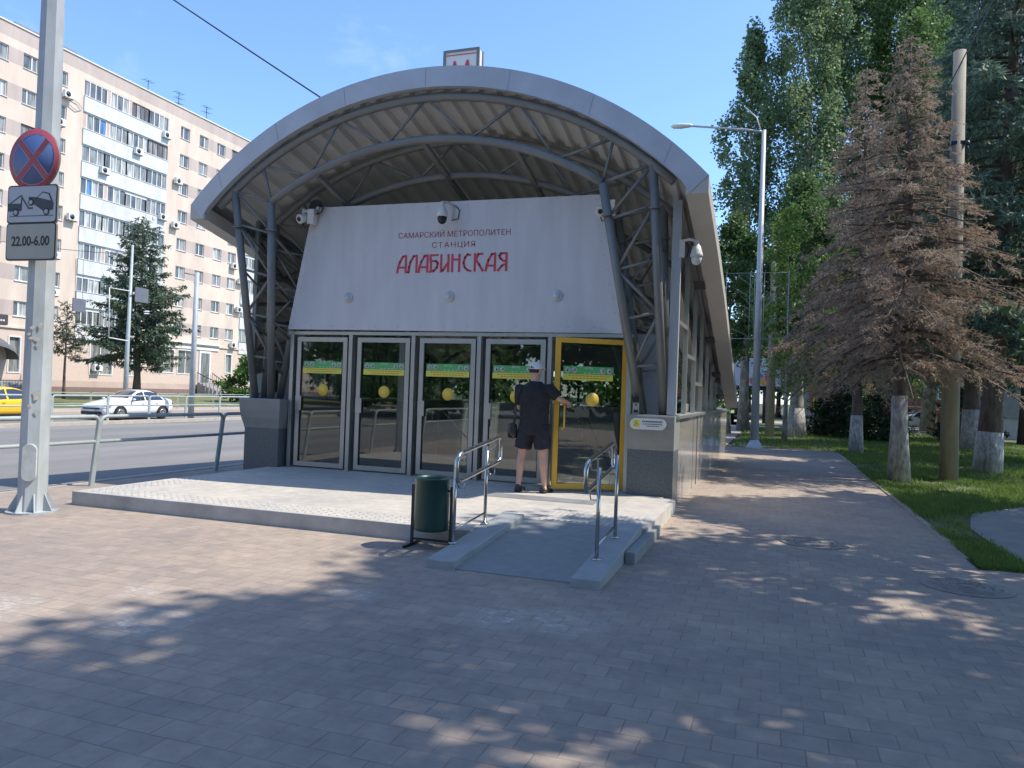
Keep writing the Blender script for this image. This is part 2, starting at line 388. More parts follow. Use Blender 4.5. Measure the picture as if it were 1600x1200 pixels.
# ================================================================= PLATFORM AND RAMP
PZ = .16
pl = thing('entrance_platform', 'low pale tiled platform in front of the doors with a ramp at its right end', 'platform', (XC, -2, 0))
mb = MB()
for a in [(-7.93, -2.8, -3.87, 3.38), (-2.8, -1.21, -2.95, -.37), (-2.8, -1.4, -.37, 3.38)]:
    mb.box(a[0], a[1], a[2], a[3], 0.0, PZ)
mb.v = [(x, y, z if z > .01 else -.02) for x, y, z in mb.v]
mb.build('slab', m_tile, pl)
mb = MB(); mb.box(-7.97, -2.78, -3.93, -3.872, -.01, PZ+.003); mb.box(-7.97, -7.932, -3.872, -.9, -.01, PZ+.003)
mb.build('edge_facing', m_conc, pl, bevel=.006)
mb = MB()   # tactile studs in rows along the front and left edge and in front of the doors
def studs(x0, x1, y0, y1, p=.1, r=.022):
    for x in np.arange(x0, x1, p):
        for y in np.arange(y0, y1, p):
            n = 5; V = [(x+r*math.cos(2*PI*j/n), y+r*math.sin(2*PI*j/n), PZ-.001) for j in range(n)]+[(x+r*.6*math.cos(2*PI*j/n), y+r*.6*math.sin(2*PI*j/n), PZ+.007) for j in range(n)]
            mb.add(V, [(j, (j+1) % n, n+(j+1) % n, n+j) for j in range(n)]+[tuple(range(n, 2*n))])
studs(-7.85, -2.9, -3.82, -3.45); studs(-7.85, -7.5, -3.4, -2.0)
mb.build('tactile_studs', m_conc, pl)
mb = MB()
for y in np.arange(-1.52, -1.12, .05): mb.box(-3.6, -2.1, y, y+.022, PZ, PZ+.006)
for x in np.arange(-2.4, -1.3, .07): mb.box(x, x+.03, -2.9, -2.1, PZ, PZ+.006)
mb.build('tactile_ribs', m_conc, pl)
mb = MB()
mb.add([(-2.54, -4.87, .01), (-1.49, -4.87, .01), (-1.49, -2.95, PZ-.002), (-2.54, -2.95, PZ-.002), (-2.54, -4.87, -.02), (-1.49, -4.87, -.02), (-1.49, -2.95, -.02), (-2.54, -2.95, -.02)],
       [(0, 1, 2, 3), (0, 4, 5, 1), (4, 7, 6, 5)])
mb.build('ramp', m_concd, pl)
for x0, x1, y0 in ((-2.80, -2.54, -4.9), (-1.49, -1.25, -4.98)):
    mb = MB(); V = []
    for x in (x0, x1):
        V += [(x, y0, -.02), (x, -2.96, -.02), (x, -2.96, PZ+.05), (x, y0, .075)]
    mb.add(V, [(0, 1, 2, 3), (7, 6, 5, 4), (0, 3, 7, 4), (1, 5, 6, 2), (3, 2, 6, 7), (0, 4, 5, 1)])
    mb.build('ramp_kerb', pm('ramp_kerb_stone', (.31, .335, .34), .6, var=.12, scale=6, bump=.15), pl, bevel=.008)
mb = MB(); mb.box(-1.247, -1.15, -3.95, -2.3, -.02, .115); mb.build('side_step', m_concd, pl, bevel=.01)

# ================================================================= STATION PAVILION
st = thing('metro_entrance_pavilion', 'grey steel metro entrance pavilion with an arched corrugated roof sloping down to the back', 'metro entrance', (XC, 0, 0))
HALF = 4.07; RR = 5.5; SAG = RR-math.sqrt(RR*RR-HALF*HALF)
def ze(Y):   # eave top height along the depth
    P = [(-1.0, 4.38), (1, 3.95), (2.7, 3.52), (5, 2.82), (8.9, 1.62), (9.2, 1.52)]
    for (a, za), (b, zb) in zip(P, P[1:]):
        if Y <= b: return za+(zb-za)*(Y-a)/(b-a)
    return P[-1][1]
def zr(off, Y, drop=0):
    return ze(Y)+SAG-(RR-math.sqrt(max(0, RR*RR-off*off)))-drop
YS = [-1.0, 0, 1, 2.7, 4, 5, 6.5, 8, 9.0]
OFFS = [HALF*math.sin(t)/math.sin(1.0) for t in np.linspace(-1, 1, 49)]
mb = MB()
V = [(XC+o, y, zr(o, y)) for y in YS for o in OFFS]; n = len(OFFS)
mb.add(V, [(i*n+j, i*n+j+1, (i+1)*n+j+1, (i+1)*n+j) for i in range(len(YS)-1) for j in range(n-1)], True)
roof = mb.build('roof', m_fascia, st)
for o_ in (-3.55, -2.5, -1.3, 0.05, 1.35, 2.55, 3.6):
    a_ = math.asin(o_/RR); c_ = Vector((XC+o_, -1.0405, zr(o_, -1))); dn = Vector((-math.sin(a_)*.55, 0, -1)).normalized()
    mb = MB(); mb.obox(c_+dn*.142+Vector((0, 0, 0)), dn*.139, Vector((.0022, 0, 0)), Vector((0, .0015, 0))); mb.build('sheet_seam', m_steel, roof)
# corrugated underside: ribs run down the slope
mb = MB(); prof = []
p = -3.82; k = 0
while p < 3.82:
    prof += [(p, .19), (p+.115, .19), (p+.14, .275), (p+.25, .275)]; p += .275
prof = [(o, d) for o, d in prof if abs(o) < 3.8]
n = len(prof); ysr = [-.93, 0, 1, 2.7, 4, 5, 6.5, 8, 8.95]
mb.add([(XC+o, y, zr(o, y, d)) for y in ysr for o, d in prof], [(i*n+j, i*n+j+1, (i+1)*n+j+1, (i+1)*n+j) for i in range(len(ysr)-1) for j in range(n-1)])
mb.build('corrugated_ceiling', m_rib, st)
# front and rear fascia
for (y0, y1) in ((-1.04, -.94), (8.95, 9.04)):
    mb = MB(); Rg = []
    for o in OFFS:
        z0 = ze(min(max(y0, -1), 9))+SAG-(RR-math.sqrt(RR*RR-o*o))
        a = math.asin(o/RR); nx, nz = -math.sin(a), -math.cos(a); dd = .285
        oo, zz = o+nx*dd*.55, z0-dd
        if abs(o) > HALF-.3: oo = max(-HALF+.26, min(HALF-.26, oo))
        Rg.append([(XC+o, y0, z0+.006), (XC+o, y1, z0+.006), (XC+oo, y1, zz if abs(o) < HALF-.01 else z0-.24), (XC+oo, y0, zz if abs(o) < HALF-.01 else z0-.24)])
    mb.rings(Rg, False); mb.sm = [False]*len(mb.sm)
    mb.build('front_fascia' if y0 < 0 else 'rear_fascia', m_fascia, roof)
for s in (-1, 1):
    mb = MB(); Rg = []
    for y in [-1.03]+YS[1:]+[9.03]:
        z = ze(y); a, b = XC+s*(HALF-.28), XC+s*(HALF+.004)
        Rg.append([(a, y, z-.23), (b, y, z-.23), (b, y, z+.004), (a, y, z-.02)])
    mb.rings(Rg, False)
    mb.build('eave_trim', m_eave, roof)
# rainwater seam strips on the side eave
for s in (-1, 1):
    mb = MB()
    for y in (1.9, 4.4, 6.4, 8.0):
        z = ze(y)-.24; mb.prism([(y-.02, z), (y+.28, z-.06), (y+.30, z-.1), (y+.05, z-.03)], YZ, XC+s*3.62, XC+s*3.80)
    mb.build('eave_bracket', m_darkmet, st)

def polyarc(R_, apex, half, y, lean=0, n=24):
    out = []
    for i in range(n+1):
        o = -half+2*half*i/n; z = apex-(R_-math.sqrt(R_*R_-o*o)); out.append(Vector((XC+o, y+lean, z)))
    return out
def arc_z(R_, apex, o): return apex-(R_-math.sqrt(R_*R_-o*o))
# front portal truss (leans forward) and a second one behind the sign panel
def portal(name, yt, yb, apo, api, col=True, webs=True, r1=.062, r2=.05, hs=1.0, foot=1.27):
    Ro, Ri = 5.3, 4.9; ho, hi = 3.34, 2.66
    mb = MB()
    mb.tube(polyarc(Ro, apo, 3.62 if yt < -.5 else 3.5, yt), r1, 10)
    mb.tube(polyarc(Ri, api, hi, yt+.03), r1, 10)
    no = [-2.82, -1.45, 0, 1.42, 2.80]; ni = [-1.98, -.66, .68, 2.0]
    pO = lambda o: Vector((XC+o, yt, arc_z(Ro, apo, o))); pI = lambda o: Vector((XC+o, yt+.03, arc_z(Ri, api, o)))
    seq = [pI(-hi)]+sum([[pO(a), pI(b)] for a, b in zip(no, ni)], [])+[pO(no[-1]), pI(hi)]
    for a, b in zip(seq, seq[1:]): mb.tube([a, b], .022, 6)
    for s in (-1, 1):
        mb.tube([pI(s*hi), pO(s*ho)], .024, 6)
    arch = mb.build('arch_truss', m_steel, st)
    for s in (-1, 1):
        mb = MB()
        top_o = pO(s*ho); top_i = pI(s*hi); bo = Vector((XC+s*3.46, yb, foot)); bi = Vector((XC+s*3.14, yb, foot))
        mb.tube([top_o, bo], .062, 12); mb.tube([top_i, bi], .062, 12)
        # flange collars
        for a, b in ((top_o, bo), (top_i, bi)):
            t = .13 if a is top_i else .16
            c = a.lerp(b, t); d = (b-a).normalized(); mb.tube([c-d*.012, c+d*.012], .09, 12)
        T = [.15, .36, .57, .78]; prev = None
        for i, t in enumerate(T):
            a = top_o.lerp(bo, t); b = top_i.lerp(bi, t)
            mb.tube([a, b], .022, 6)
            if prev is not None:
                mb.tube([prev[0], b] if i % 2 else [prev[1], a], .024, 6)
            prev = (a, b)
        mb.tube([top_o, top_i.lerp(bi, .14)], .022, 6)
        mb.build('lattice_column', m_steel, st)
portal('p', -.88, -.02, 5.80, 5.20)
portal('p', .22, .22, 5.52, 4.98)
# cross ties between the two frames
for s in (-1, 1):
    mb = MB()
    for t in (.15, .36, .57, .78):
        a = Vector((XC+s*3.34, -.88, arc_z(5.3, 5.8, 3.34))).lerp(Vector((XC+s*3.46, -.02, 1.27)), t)
        b = Vector((XC+s*3.34, .22, arc_z(5.3, 5.52, 3.34))).lerp(Vector((XC+s*3.46, .22, 1.27)), min(1, t+.08))
        mb.tube([a, b], .02, 6)
        a = Vector((XC+s*2.66, -.85, arc_z(4.9, 5.2, 2.66))).lerp(Vector((XC+s*3.14, -.02, 1.27)), t)
        b = Vector((XC+s*2.66, .25, arc_z(4.9, 4.98, 2.66))).lerp(Vector((XC+s*3.14, .22, 1.27)), min(1, t+.08))
        mb.tube([a, b], .02, 6)
    mb.build('cross_ties', m_steel, st)
for o in (-.1, 1.35, -1.9):
    mb = MB(); mb.bar((XC+o, -.85, arc_z(4.9, 5.2, o)+.04), (XC+o*1.02, 2.6, arc_z(4.9, 4.2, o)+.12), .07, .07); mb.build('purlin', m_steel, st)
# inner roof arches further down the stair
for y in (2.7, 5.2, 7.6):
    dz = 4.38-ze(y); mb = MB()
    mb.tube(polyarc(5.3, 5.80-dz, 3.5, y, n=16), .055, 8)
    ap = 5.2-dz*.98; mb.tube(polyarc(7.5 if y > 3 else 4.9, ap-.05, 3.4 if y > 3 else 2.66, y, n=16), .05, 8)
    no = [-2.9, -1.45, 0, 1.45, 2.9]; ni = [-2.2, -.7, .7, 2.2]
    Rq = 7.5 if y > 3 else 4.9
    seq = sum([[Vector((XC+a, y, arc_z(5.3, 5.8-dz, a))), Vector((XC+b, y, arc_z(Rq, ap-.05, b)))] for a, b in zip(no, ni+[3.3 if y > 3 else 2.6])], [])
    for a, b in zip(seq, seq[1:]): mb.tube([a, b], .02, 6)
    for s in (-1, 1): mb.tube([(XC+s*3.4, y, arc_z(5.3, 5.8-dz, 3.4)), (XC+s*3.4, y, 1.27)], .055, 8)
    mb.build('roof_truss', m_steel, st)
# sign panel over the doors
mb = MB()
pp = [(XC-2.86+.04, 2.47), (XC+2.90, 2.44), (XC+2.47, 4.47), (XC-2.42, 4.50)]
mb.prism(pp, XZ, -.07, -.01)
panel = mb.build('sign_panel', m_white, st, bevel=.006)
text_mesh('САМАРСКИЙ МЕТРОПОЛИТЕН', .125, 'lettering', m_maroon, panel, FRONT(-4.785, -.073, 3.965), width=1.89, bold=-.001)
text_mesh('СТАНЦИЯ', .12, 'lettering', m_maroon, panel, FRONT(-4.775, -.073, 3.80), width=.73, space=1.15, bold=-.001)
mb = MB()
for k in range(15):
    for (xx, zz) in ((XC-2.76+5.6*k/14, 2.53), (XC-2.35+4.75*k/14, 4.41)): mb.lathe([(.009, -.074), (.009, -.0705)], (xx, 0, zz), 6, 'y')
for k in range(1, 9):
    for sg in (-1, 1): mb.lathe([(.009, -.074), (.009, -.0705)], (XC+sg*(2.76-.43*k/9)+.02, 0, 2.53+1.88*k/9), 6, 'y')
mb.build('screws', m_alu, panel)
# big station name: brush-like strokes, letter box 1 wide x 1.45 high
h = 1.42
G = {'А': [[(.78, 0), (.78, h)], [(.78, h), (.5, h*.97), (.22, h*.62), (.08, h*.3), (.0, 0)], [(.12, .42), (.78, .42)]],
     'Л': [[(.78, 0), (.78, h)], [(.78, h), (.5, h*.97), (.22, h*.62), (.1, h*.3), (.06, 0), (-.06, 0)]],
     'Б': [[(.72, h), (.06, h)], [(.06, h), (.06, h*.62)], [(.06, .92), (.55, .92), (.74, .72), (.66, .38), (.38, .08), (.0, 0)], [(.12, .92), (.12, .02)]],
     'И': [[(.04, h), (.04, 0)], [(.04, .02), (.2, .1), (.62, .72)], [(.68, h), (.68, 0)]],
     'Н': [[(.04, h), (.04, 0)], [(.66, h), (.66, 0)], [(.04, 1.0), (.66, 1.0)]],
     'С': [[(.62, h*.95), (.4, h), (.16, h*.82), (.04, h*.5), (.16, h*.22), (.4, .1), (.7, .0)]],
     'К': [[(.04, h), (.04, 0)], [(.7, h), (.32, h), (.1, .9)], [(.16, .9), (.44, .5), (.74, .0)]],
     'Я': [[(.76, 0), (.76, h)], [(.76, h), (.3, h), (.14, 1.22), (.26, .98), (.5, .8)], [(.72, .55), (.4, .4), (.06, 0)], [(.5, .8), (.76, .74)]]}
word = 'АЛАБИНСКАЯ'; mb = MB(); sx = .19; x = -5.735; zb = 3.385; sz = .262/h
for li, ch in enumerate(word):
    for j, stk in enumerate(G[ch]):
        P = [Vector((x+u*sx, 0, zb+v*sz)) for u, v in stk]
        for a, b in zip(P, P[1:]):
            d = (b-a)
            if d.length < 1e-4: continue
            e = d.normalized()*.011; yy = -.074-.0004*j-.00007*(li % 3)
            mb.bar(Vector((a.x, yy, a.z))-e, Vector((b.x, yy, b.z))+e, .006, .030, (0, 0, 1)) if abs(d.z) < abs(d.x) else mb.obox(((a.x+b.x)/2, yy, (a.z+b.z)/2), (d+2*e)/2, Vector((d.z, 0, -d.x)).normalized()*.0175, (0, .003, 0))
    x += .1888
mb.build('lettering', m_red, panel)

# door surround: header and posts
POSTS = [-7.66, -6.54, -5.41, -4.29, -3.16, -1.97]
mb = MB()
mb.box(-7.74, -1.93, -.04, .06, 2.385, 2.438); mb.box(-7.70, -1.95, -.02, .06, PZ, PZ+.012)
for xp in POSTS: mb.box(xp-.035, xp+.03, -.055, .08, PZ+.002, 2.383)
mb.build('door_surround', m_alu, st)
def door(x0, x1, mat, fr=.075, T=None, open_=False, idx=0):
    z0, z1 = PZ+.035, 2.345
    mb = MB(T)
    for a in ((x0, x0+fr, z0, z1), (x1-fr, x1, z0, z1), (x0+fr, x1-fr, z1-fr, z1), (x0+fr, x1-fr, z0, z0+.075)):
        mb.box(a[0], a[1], -.028, .028, a[2], a[3])
    d = mb.build('door', mat, st)
    mb = MB(T)   # thin inner bead and gasket
    for a in ((x0+fr, x0+fr+.012, z0+.075, z1-fr), (x1-fr-.012, x1-fr, z0+.075, z1-fr)): mb.box(a[0], a[1], -.02, .02, a[2], a[3])
    if not open_:
        mb.box(x0-.045, x0-.012, -.012, .012, z0, z1); mb.box(x1+.012, x1+.04, -.012, .012, z0, z1)
    mb.build('gasket', m_rub, d)
    mb = MB(T); mb.box(x0+fr+.012, x1-fr-.012, -.004, .004, z0+.075, z1-fr); mb.build('glass_pane', m_glass, d)
    s0 = x0+.12; sw = .74; y = -.0065
    mb = MB(T); mb.box(s0, s0+sw, y-.001, y+.001, 1.835, 1.945); mb.build('green_sticker', m_grnf, d)
    mb = MB(T); mb.box(s0-.005, s0+sw-.01, y-.001, y+.001, 1.745, 1.833); mb.build('yellow_sticker', m_yelf, d)
    mb = MB(T)
    for q in (.06, .16, .58, .68):
        mb.lathe([(.040, y-.0025), (.040, y-.0012)], (s0+q, 0, 1.888), 16, 'y')
    for xx in (.30, .365, .44, .50): mb.box(s0+xx, s0+xx+.03, y-.0025, y-.0012, 1.847, 1.856)
    mb.build('round_symbols', m_wht, d)
    mb = MB(T)
    for q in (.06, .16, .58, .68):
        c = s0+q; mb.lathe([(.033, y-.0034), (.033, y-.0027)], (c, 0, 1.888), 14, 'y')
    mb.build('symbol_discs', pm_disc, d)
    mb = MB(T)
    for i, q in enumerate((.06, .16, .58, .68)):
        c = s0+q; e = y-.0042
        if i == 0: mb.box(c-.006, c+.006, e-.0004, e, 1.868, 1.905); mb.box(c-.014, c+.014, e-.0004, e-.0001, 1.872, 1.880)
        elif i == 1: mb.obox((c, e, 1.888), (.02, 0, .016), (0, .0004, 0), (-.004, 0, .005))
        elif i == 2: mb.box(c-.007, c+.007, e-.0004, e, 1.866, 1.908)
        else: mb.box(c-.016, c+.01, e-.0004, e, 1.872, 1.884); mb.box(c-.012, c-.004, e-.0004, e, 1.885, 1.902)
    mb.build('symbol_marks', m_blkfilm, d)
    t = text_mesh('ВХОД', .042, 'sticker_text', m_wht, d, (T or Matrix.Identity(4)) @ FRONT(s0+.37, y-.0025, 1.922), ext=.0006)
    mb = MB(T)
    for zz in (1.808, 1.775):
        xa = s0+.07+(.06 if zz < 1.79 else 0)
        for q in np.arange(xa, s0+.66-(.06 if zz < 1.79 else 0), .052): mb.box(q, q+.040, y-.0022, y-.001, zz-.006, zz+.008)
    mb.build('small_print', pm_print, d)
    mb = MB(T); mb.lathe([(.098, y-.001), (.098, y+.001)], ((x0+x1)/2+.03, 0, 1.475), 28, 'y'); mb.build('warning_disc', m_disc, d)
    if not open_:
        mb = MB(T); mb.box(x0+.005, x0+.115, -.045, -.029, 1.12, 1.36); mb.build('handle_plate', m_alu, d)
        mb = MB(T); mb.box(x0+fr+.012, x0+fr+.03, -.006, .006, 1.0, 1.12); mb.build('lock', m_darkmet, d)
    return d
pm_disc = pm('symbol_grey', (.55, .5, .5), .5, var=.05); pm_print = pm('orange_print', (.55, .30, .06), .5, var=.05)
DX = [(-7.575, -6.62), (-6.43, -5.485), (-5.31, -4.36), (-4.19, -3.235)]
for i, (a, b) in enumerate(DX): door(a, b, m_alu, idx=i)
hx = -2.02; ang = R(28.5)
T = Matrix.Translation((hx, 0, 0)) @ Matrix.Rotation(ang, 4, 'Z') @ Matrix.Translation((-hx, 0, 0))
d5 = door(-3.07, -2.02, m_yel, fr=.07, T=T, open_=True, idx=4)
d5['label'] = 'yellow framed door standing open'
mb = MB(T)
xh = -2.985
mb.tube([(xh, -.028, 1.42), (xh, -.13, 1.42), (xh+.03, -.165, 1.40), (xh+.03, -.165, 1.07), (xh, -.13, 1.05), (xh, -.028, 1.05)], .015, 8)
mb.build('handle', m_yel, d5)
# grey side panels between the doors and the lattice columns
for x0, x1 in ((-8.06, -7.705), (-1.93, -1.36)):
    mb = MB(); mb.box(x0, x1, .36, .39, PZ, 2.47); mb.build('infill_panel', m_steel2, st)
# pedestals
for x0, x1, s in ((-8.43, -7.75, -1), (-1.93, -1.285, 1)):
    mb = MB(); mb.box(x0, x1, -.22, .34, -.02, 1.24)
    pd = mb.build('pedestal', m_granD, st, bevel=.008)
    mb = MB()   # folded steel jacket round the top, flaring outward
    Rg = []
    for z, e in ((1.29, .09), (1.27, .10), (1.10, .085), (.97, .06), (.86, .02), (.80, .006)):
        Rg.append([(x0-e*(.6 if s < 0 else .1), -.22-e*.9, z), (x1+e*(.1 if s > 0 else .7), -.22-e*.9, z), (x1+e*.1, .36, z), (x0-e*.3, .36, z)])
    mb.rings(Rg, False); mb.build('steel_jacket', pm('jacket_paint', (.25, .255, .24), .5, var=.1), pd)
# stone side walls with sill, and side glazing
for s in (-1, 1):
    xo = XC+s*3.63; xi = XC+s*3.40
    mb = MB(); mb.box(min(xo, xi), max(xo, xi), .35, 11.75, -.02, 1.24)
    wall = mb.build('plinth_wall', m_granD, st)
    mb = MB(); a, b = sorted((xo+s*.012, xo+s*.002))
    ys = .352
    rj = random.Random(6)
    for yj in np.arange(.36, 11.6, .70):
        q = rj.uniform(-.010, .010); mb.add([(b+(q if k in (1, 2) else -q)*.5+.004 if s > 0 else a-.004, y, z) for k, (y, z) in enumerate([(yj, -.015), (yj+.688, -.015), (yj+.688, 1.235), (yj, 1.235)])], [(0, 1, 2, 3)])
    mb.box(a, b-.003, .36, 11.7, -.015, 1.235) if 0 else None
    mb.build('stone_cladding', m_granP, wall)
    mb = MB(); a, b = sorted((xo+s*.06, xi-s*.05)); mb.box(a, b, -.1 if s > 0 else .35, 11.8, 1.242, 1.29); mb.build('sill', m_alu, wall, bevel=.004)
    # glazing
    xg = XC+s*3.58
    zt = lambda y: zr(3.58, y, .27)
    bars = [.05, 1.45, 2.85, 4.25, 5.65, 7.05, 8.3]
    gl = MB(); ml = MB()
    ytop = [y for y in bars if zt(y) > 1.3]+[8.6]
    P = [(bars[0], 1.29)]+[(y, max(1.295, zt(y))) for y in bars]+[(8.62, 1.295)]
    gl.add([(xg, y, z) for y, z in P], [tuple(range(len(P)))])
    g = gl.build('side_glazing', m_sglass, st)
    for i, y in enumerate(bars):
        ml.box(xg-.035, xg+.035, y-.03, y+.03, 1.291, zt(y)-.002)
        if i in (0, 1, 2): zz = 2.35-.25*i if False else 2.62-.42*i; ml.box(xg-.03, xg+.03, y+.031, y+1.368, zz, zz+.06)
    for a_, b_ in zip(bars, bars[1:]+[8.62]):
        ml.bar((xg, a_, max(1.30, zt(a_)-.03)), (xg, b_, max(1.30, zt(b_)-.03)), .08, .07)
    ml.build('mullions', m_alu if s > 0 else m_steel, g)
    if s < 0: continue
    mb = MB(); a, b = sorted((xg+s*.065, xg-s*.06)); mb.box(a, b, -.12, -.02, 1.30, zr(3.6, -.1, .33)); mb.build('corner_post', m_steel2, st)
# inside: floor ends at the stair, stair going down, inner walls, rear gable
mb = MB(); nst = 24
mb.add([(HX0, HY0-.02, PZ+.001), (HX1, HY0-.02, PZ+.001), (HX1, HY0-.02, -4), (HX0, HY0-.02, -4)], [(0, 1, 2, 3)])
for i in range(nst):
    y = HY0+i*.33; z = PZ-.155*(i+1); mb.box(HX0, HX1, y, y+.33, z-.155, z)
mb.build('stair_flight', m_conc, st)
mb = MB(); mb.box(HX0-.1, HX0, HY0, HY1+.1, -4.2, 1.2); mb.box(HX1, HX1+.1, HY0, HY1+.1, -4.2, 1.2); mb.box(HX0, HX1, HY1, HY1+.1, -4.2, 1.2)
mb.box(HX0-.1, HX0, .4, HY0, PZ, 1.2); mb.box(HX1, HX1+.1, .4, HY0, PZ, 1.2)
mb.build('inner_wall', m_inwall, st)
mb = MB(); mb.add([(XC+o, 8.9, z) for o, z in [(-3.6, 1.28), (3.6, 1.28), (3.5, zr(3.5, 8.9, .26)), (1.8, zr(1.8, 8.9, .26)), (0, zr(0, 8.9, .26)), (-1.8, zr(1.8, 8.9, .26)), (-3.5, zr(3.5, 8.9, .26))]], [tuple(range(7))])
rg = mb.build('rear_glazing', m_sglass, st)
mb = MB(); ro = [-3.5, -2.6, -1.8, -.9, 0, .9, 1.8, 2.6, 3.5]
mb.rings([[(XC+o, 8.80, zr(o, 8.8, .27)), (XC+o, 8.84, zr(o, 8.8, .27)), (XC+o, 8.84, 1.75+.42*(1-(o/3.5)**2)), (XC+o, 8.80, 1.75+.42*(1-(o/3.5)**2))] for o in ro], False); mb.sm = [False]*len(mb.sm); mb.build('rear_gable', m_steel2, st)
mb = MB()
for o in (-2.4, -1.2, 0, 1.2, 2.4): mb.box(XC+o-.03, XC+o+.03, 8.87, 8.93, 1.28, zr(o, 8.9, .28))
mb.build('mullions', m_darkmet, rg)
mb = MB()
for x in (-3.4, -6.4):
    for y in (3.2, 4.4, 5.6): mb.tube([(x, y, PZ-(max(0, y-HY0)*.47)), (x, y, PZ+.95-(max(0, y-HY0)*.47))], .02, 8)
    mb.tube([(x, 2.9, PZ+.85), (x, 3.0, PZ+.95), (x, 3.4, PZ+.95), (x, 9, PZ+.95-5.6*.47)], .024, 8)
    mb.tube([(x, 2.9, PZ+.85), (x, 3.0, PZ+.55), (x, 3.4, PZ+.55), (x, 9, PZ+.55-5.6*.47)], .018, 8)
mb.build('stair_handrail', m_chrome, st)
mb = MB(); mb.box(-3.0, -2.6, .9, 1.3, PZ, PZ+.36); mb.build('floor_box', m_conc, st)

# ---- things fixed to the pavilion
def dome_camera(name, label, loc, arm, dark=True):
    t = thing(name, label, 'camera', loc, 'surveillance cameras on the pavilion')
    x, y, z = loc
    mb = MB()
    ax = arm
    mb.box(x+ax[0]-.035, x+ax[0]+.035, y+ax[1]-.01, y+ax[1]+.05, z-.05, z+.20); mb.tube([(x+ax[0], y+ax[1], z+.17), (x+ax[0]*.5, y+ax[1]*.5, z+.2), (x, y, z+.17)], .022, 8)
    mb.build('bracket', m_wht, t)
    mb = MB(); mb.lathe([(.02, .19), (.035, .17), (.035, .11), (.055, .10), (.07, .04), (.085, -.01), (.09, -.04), (.08, -.05)], (x, y, z), 18); mb.build('housing', m_wht, t)
    mb = MB(); mb.lathe([(.072, -.05), (.074, -.08), (.062, -.125), (.035, -.155), (.0, -.163)], (x, y, z), 18); mb.build('dome', m_blk if dark else m_wht, t)
    mb = MB(); mb.tube([(x+ax[0]+.02, y+ax[1], z+.2), (x+ax[0]+.1, y+ax[1]-.02, z+.1), (x+ax[0]+.08, y+ax[1]-.02, z-.03), (x+ax[0]*.8, y+ax[1]*.8, z-.06)], .008, 6); mb.build('cable', m_blk, t)
    return t
dome_camera('dome_camera', 'white dome camera with a dark glass bulb at the top centre of the sign panel', (-4.86, -.34, 4.23), (.07, .28, 0))
dome_camera('dome_camera', 'white dome camera on an arm off the right corner of the pavilion', (-1.07, -.12, 3.56), (-.2, .0, 0), False)
def bullet_camera(label, loc, d):
    t = thing('bullet_camera', label, 'camera', loc, 'surveillance cameras on the pavilion'); c = Vector(loc); d = Vector(d).normalized()
    mb = MB(); mb.tube([c-d*.10, c+d*.09, c+d*.10], [.065, .08, .075], 14); mb.tube([c+Vector((0, 0, .05)), c+Vector((0, 0, .15))], .03, 10); mb.build('housing', m_wht, t)
    mb = MB(); mb.tube([c+d*.10, c+d*.115], .035, 12); mb.build('lens', m_blk, t)
    mb = MB(); mb.box(c.x+.08, c.x+.2, c.y-.02, c.y+.1, c.z-.1, c.z+.14); mb.tube([c+Vector((0, 0, .12)), c+Vector((.12, .05, .1))], .025, 8); mb.build('bracket', m_wht, t)
    mb = MB(); mb.tube([c+Vector((-.02, 0, -.06)), c+Vector((.02, 0, -.16)), c+Vector((.1, 0, -.14)), c+Vector((.13, 0, -.05))], .009, 6); mb.build('cable', m_blk, t)
bullet_camera('white camera looking left and down at the upper left corner of the sign panel', (-7.43, -.2, 4.30), (-.25, -.9, -.35))
bullet_camera('white camera half hidden behind the inner right lattice leg', (-2.42, -.22, 4.2), (.1, -.9, -.4))
# loudspeaker
t = thing('horn_loudspeaker', 'round dark grey horn loudspeaker above the left camera', 'loudspeaker', (-7.23, -.12, 4.48))
mb = MB(); mb.lathe([(.03, .2), (.05, .12), (.09, .04), (.13, -.04), (.125, -.045), (.05, .08)], (-7.23, -.12, 4.48), 20, 'y'); mb.build('horn', m_darkmet, t)
mb = MB(); mb.sphere((-7.23, -.10, 4.48), .03); mb.build('driver', m_wht, t)
# wall lamps on the panel
for i, (x, lb) in enumerate(((-6.61, 'white round wall lamp at the left of the row of three on the sign panel'), (-4.81, 'white round wall lamp in the middle of the row of three on the sign panel'), (-3.07, 'white round wall lamp at the right of the row of three on the sign panel'))):
    mb = MB(); z = 2.99
    mb.lathe([(.085, -.072), (.085, -.085), (.07, -.095), (.055, -.10), (.05, -.125), (.03, -.145), (.0, -.15)], (x, 0, z), 20, 'y')
    o = mb.build('wall_lamp', m_white, loc=(x, -.07, z)); props(o, lb, 'wall lamp', 'wall lamps on the sign panel')
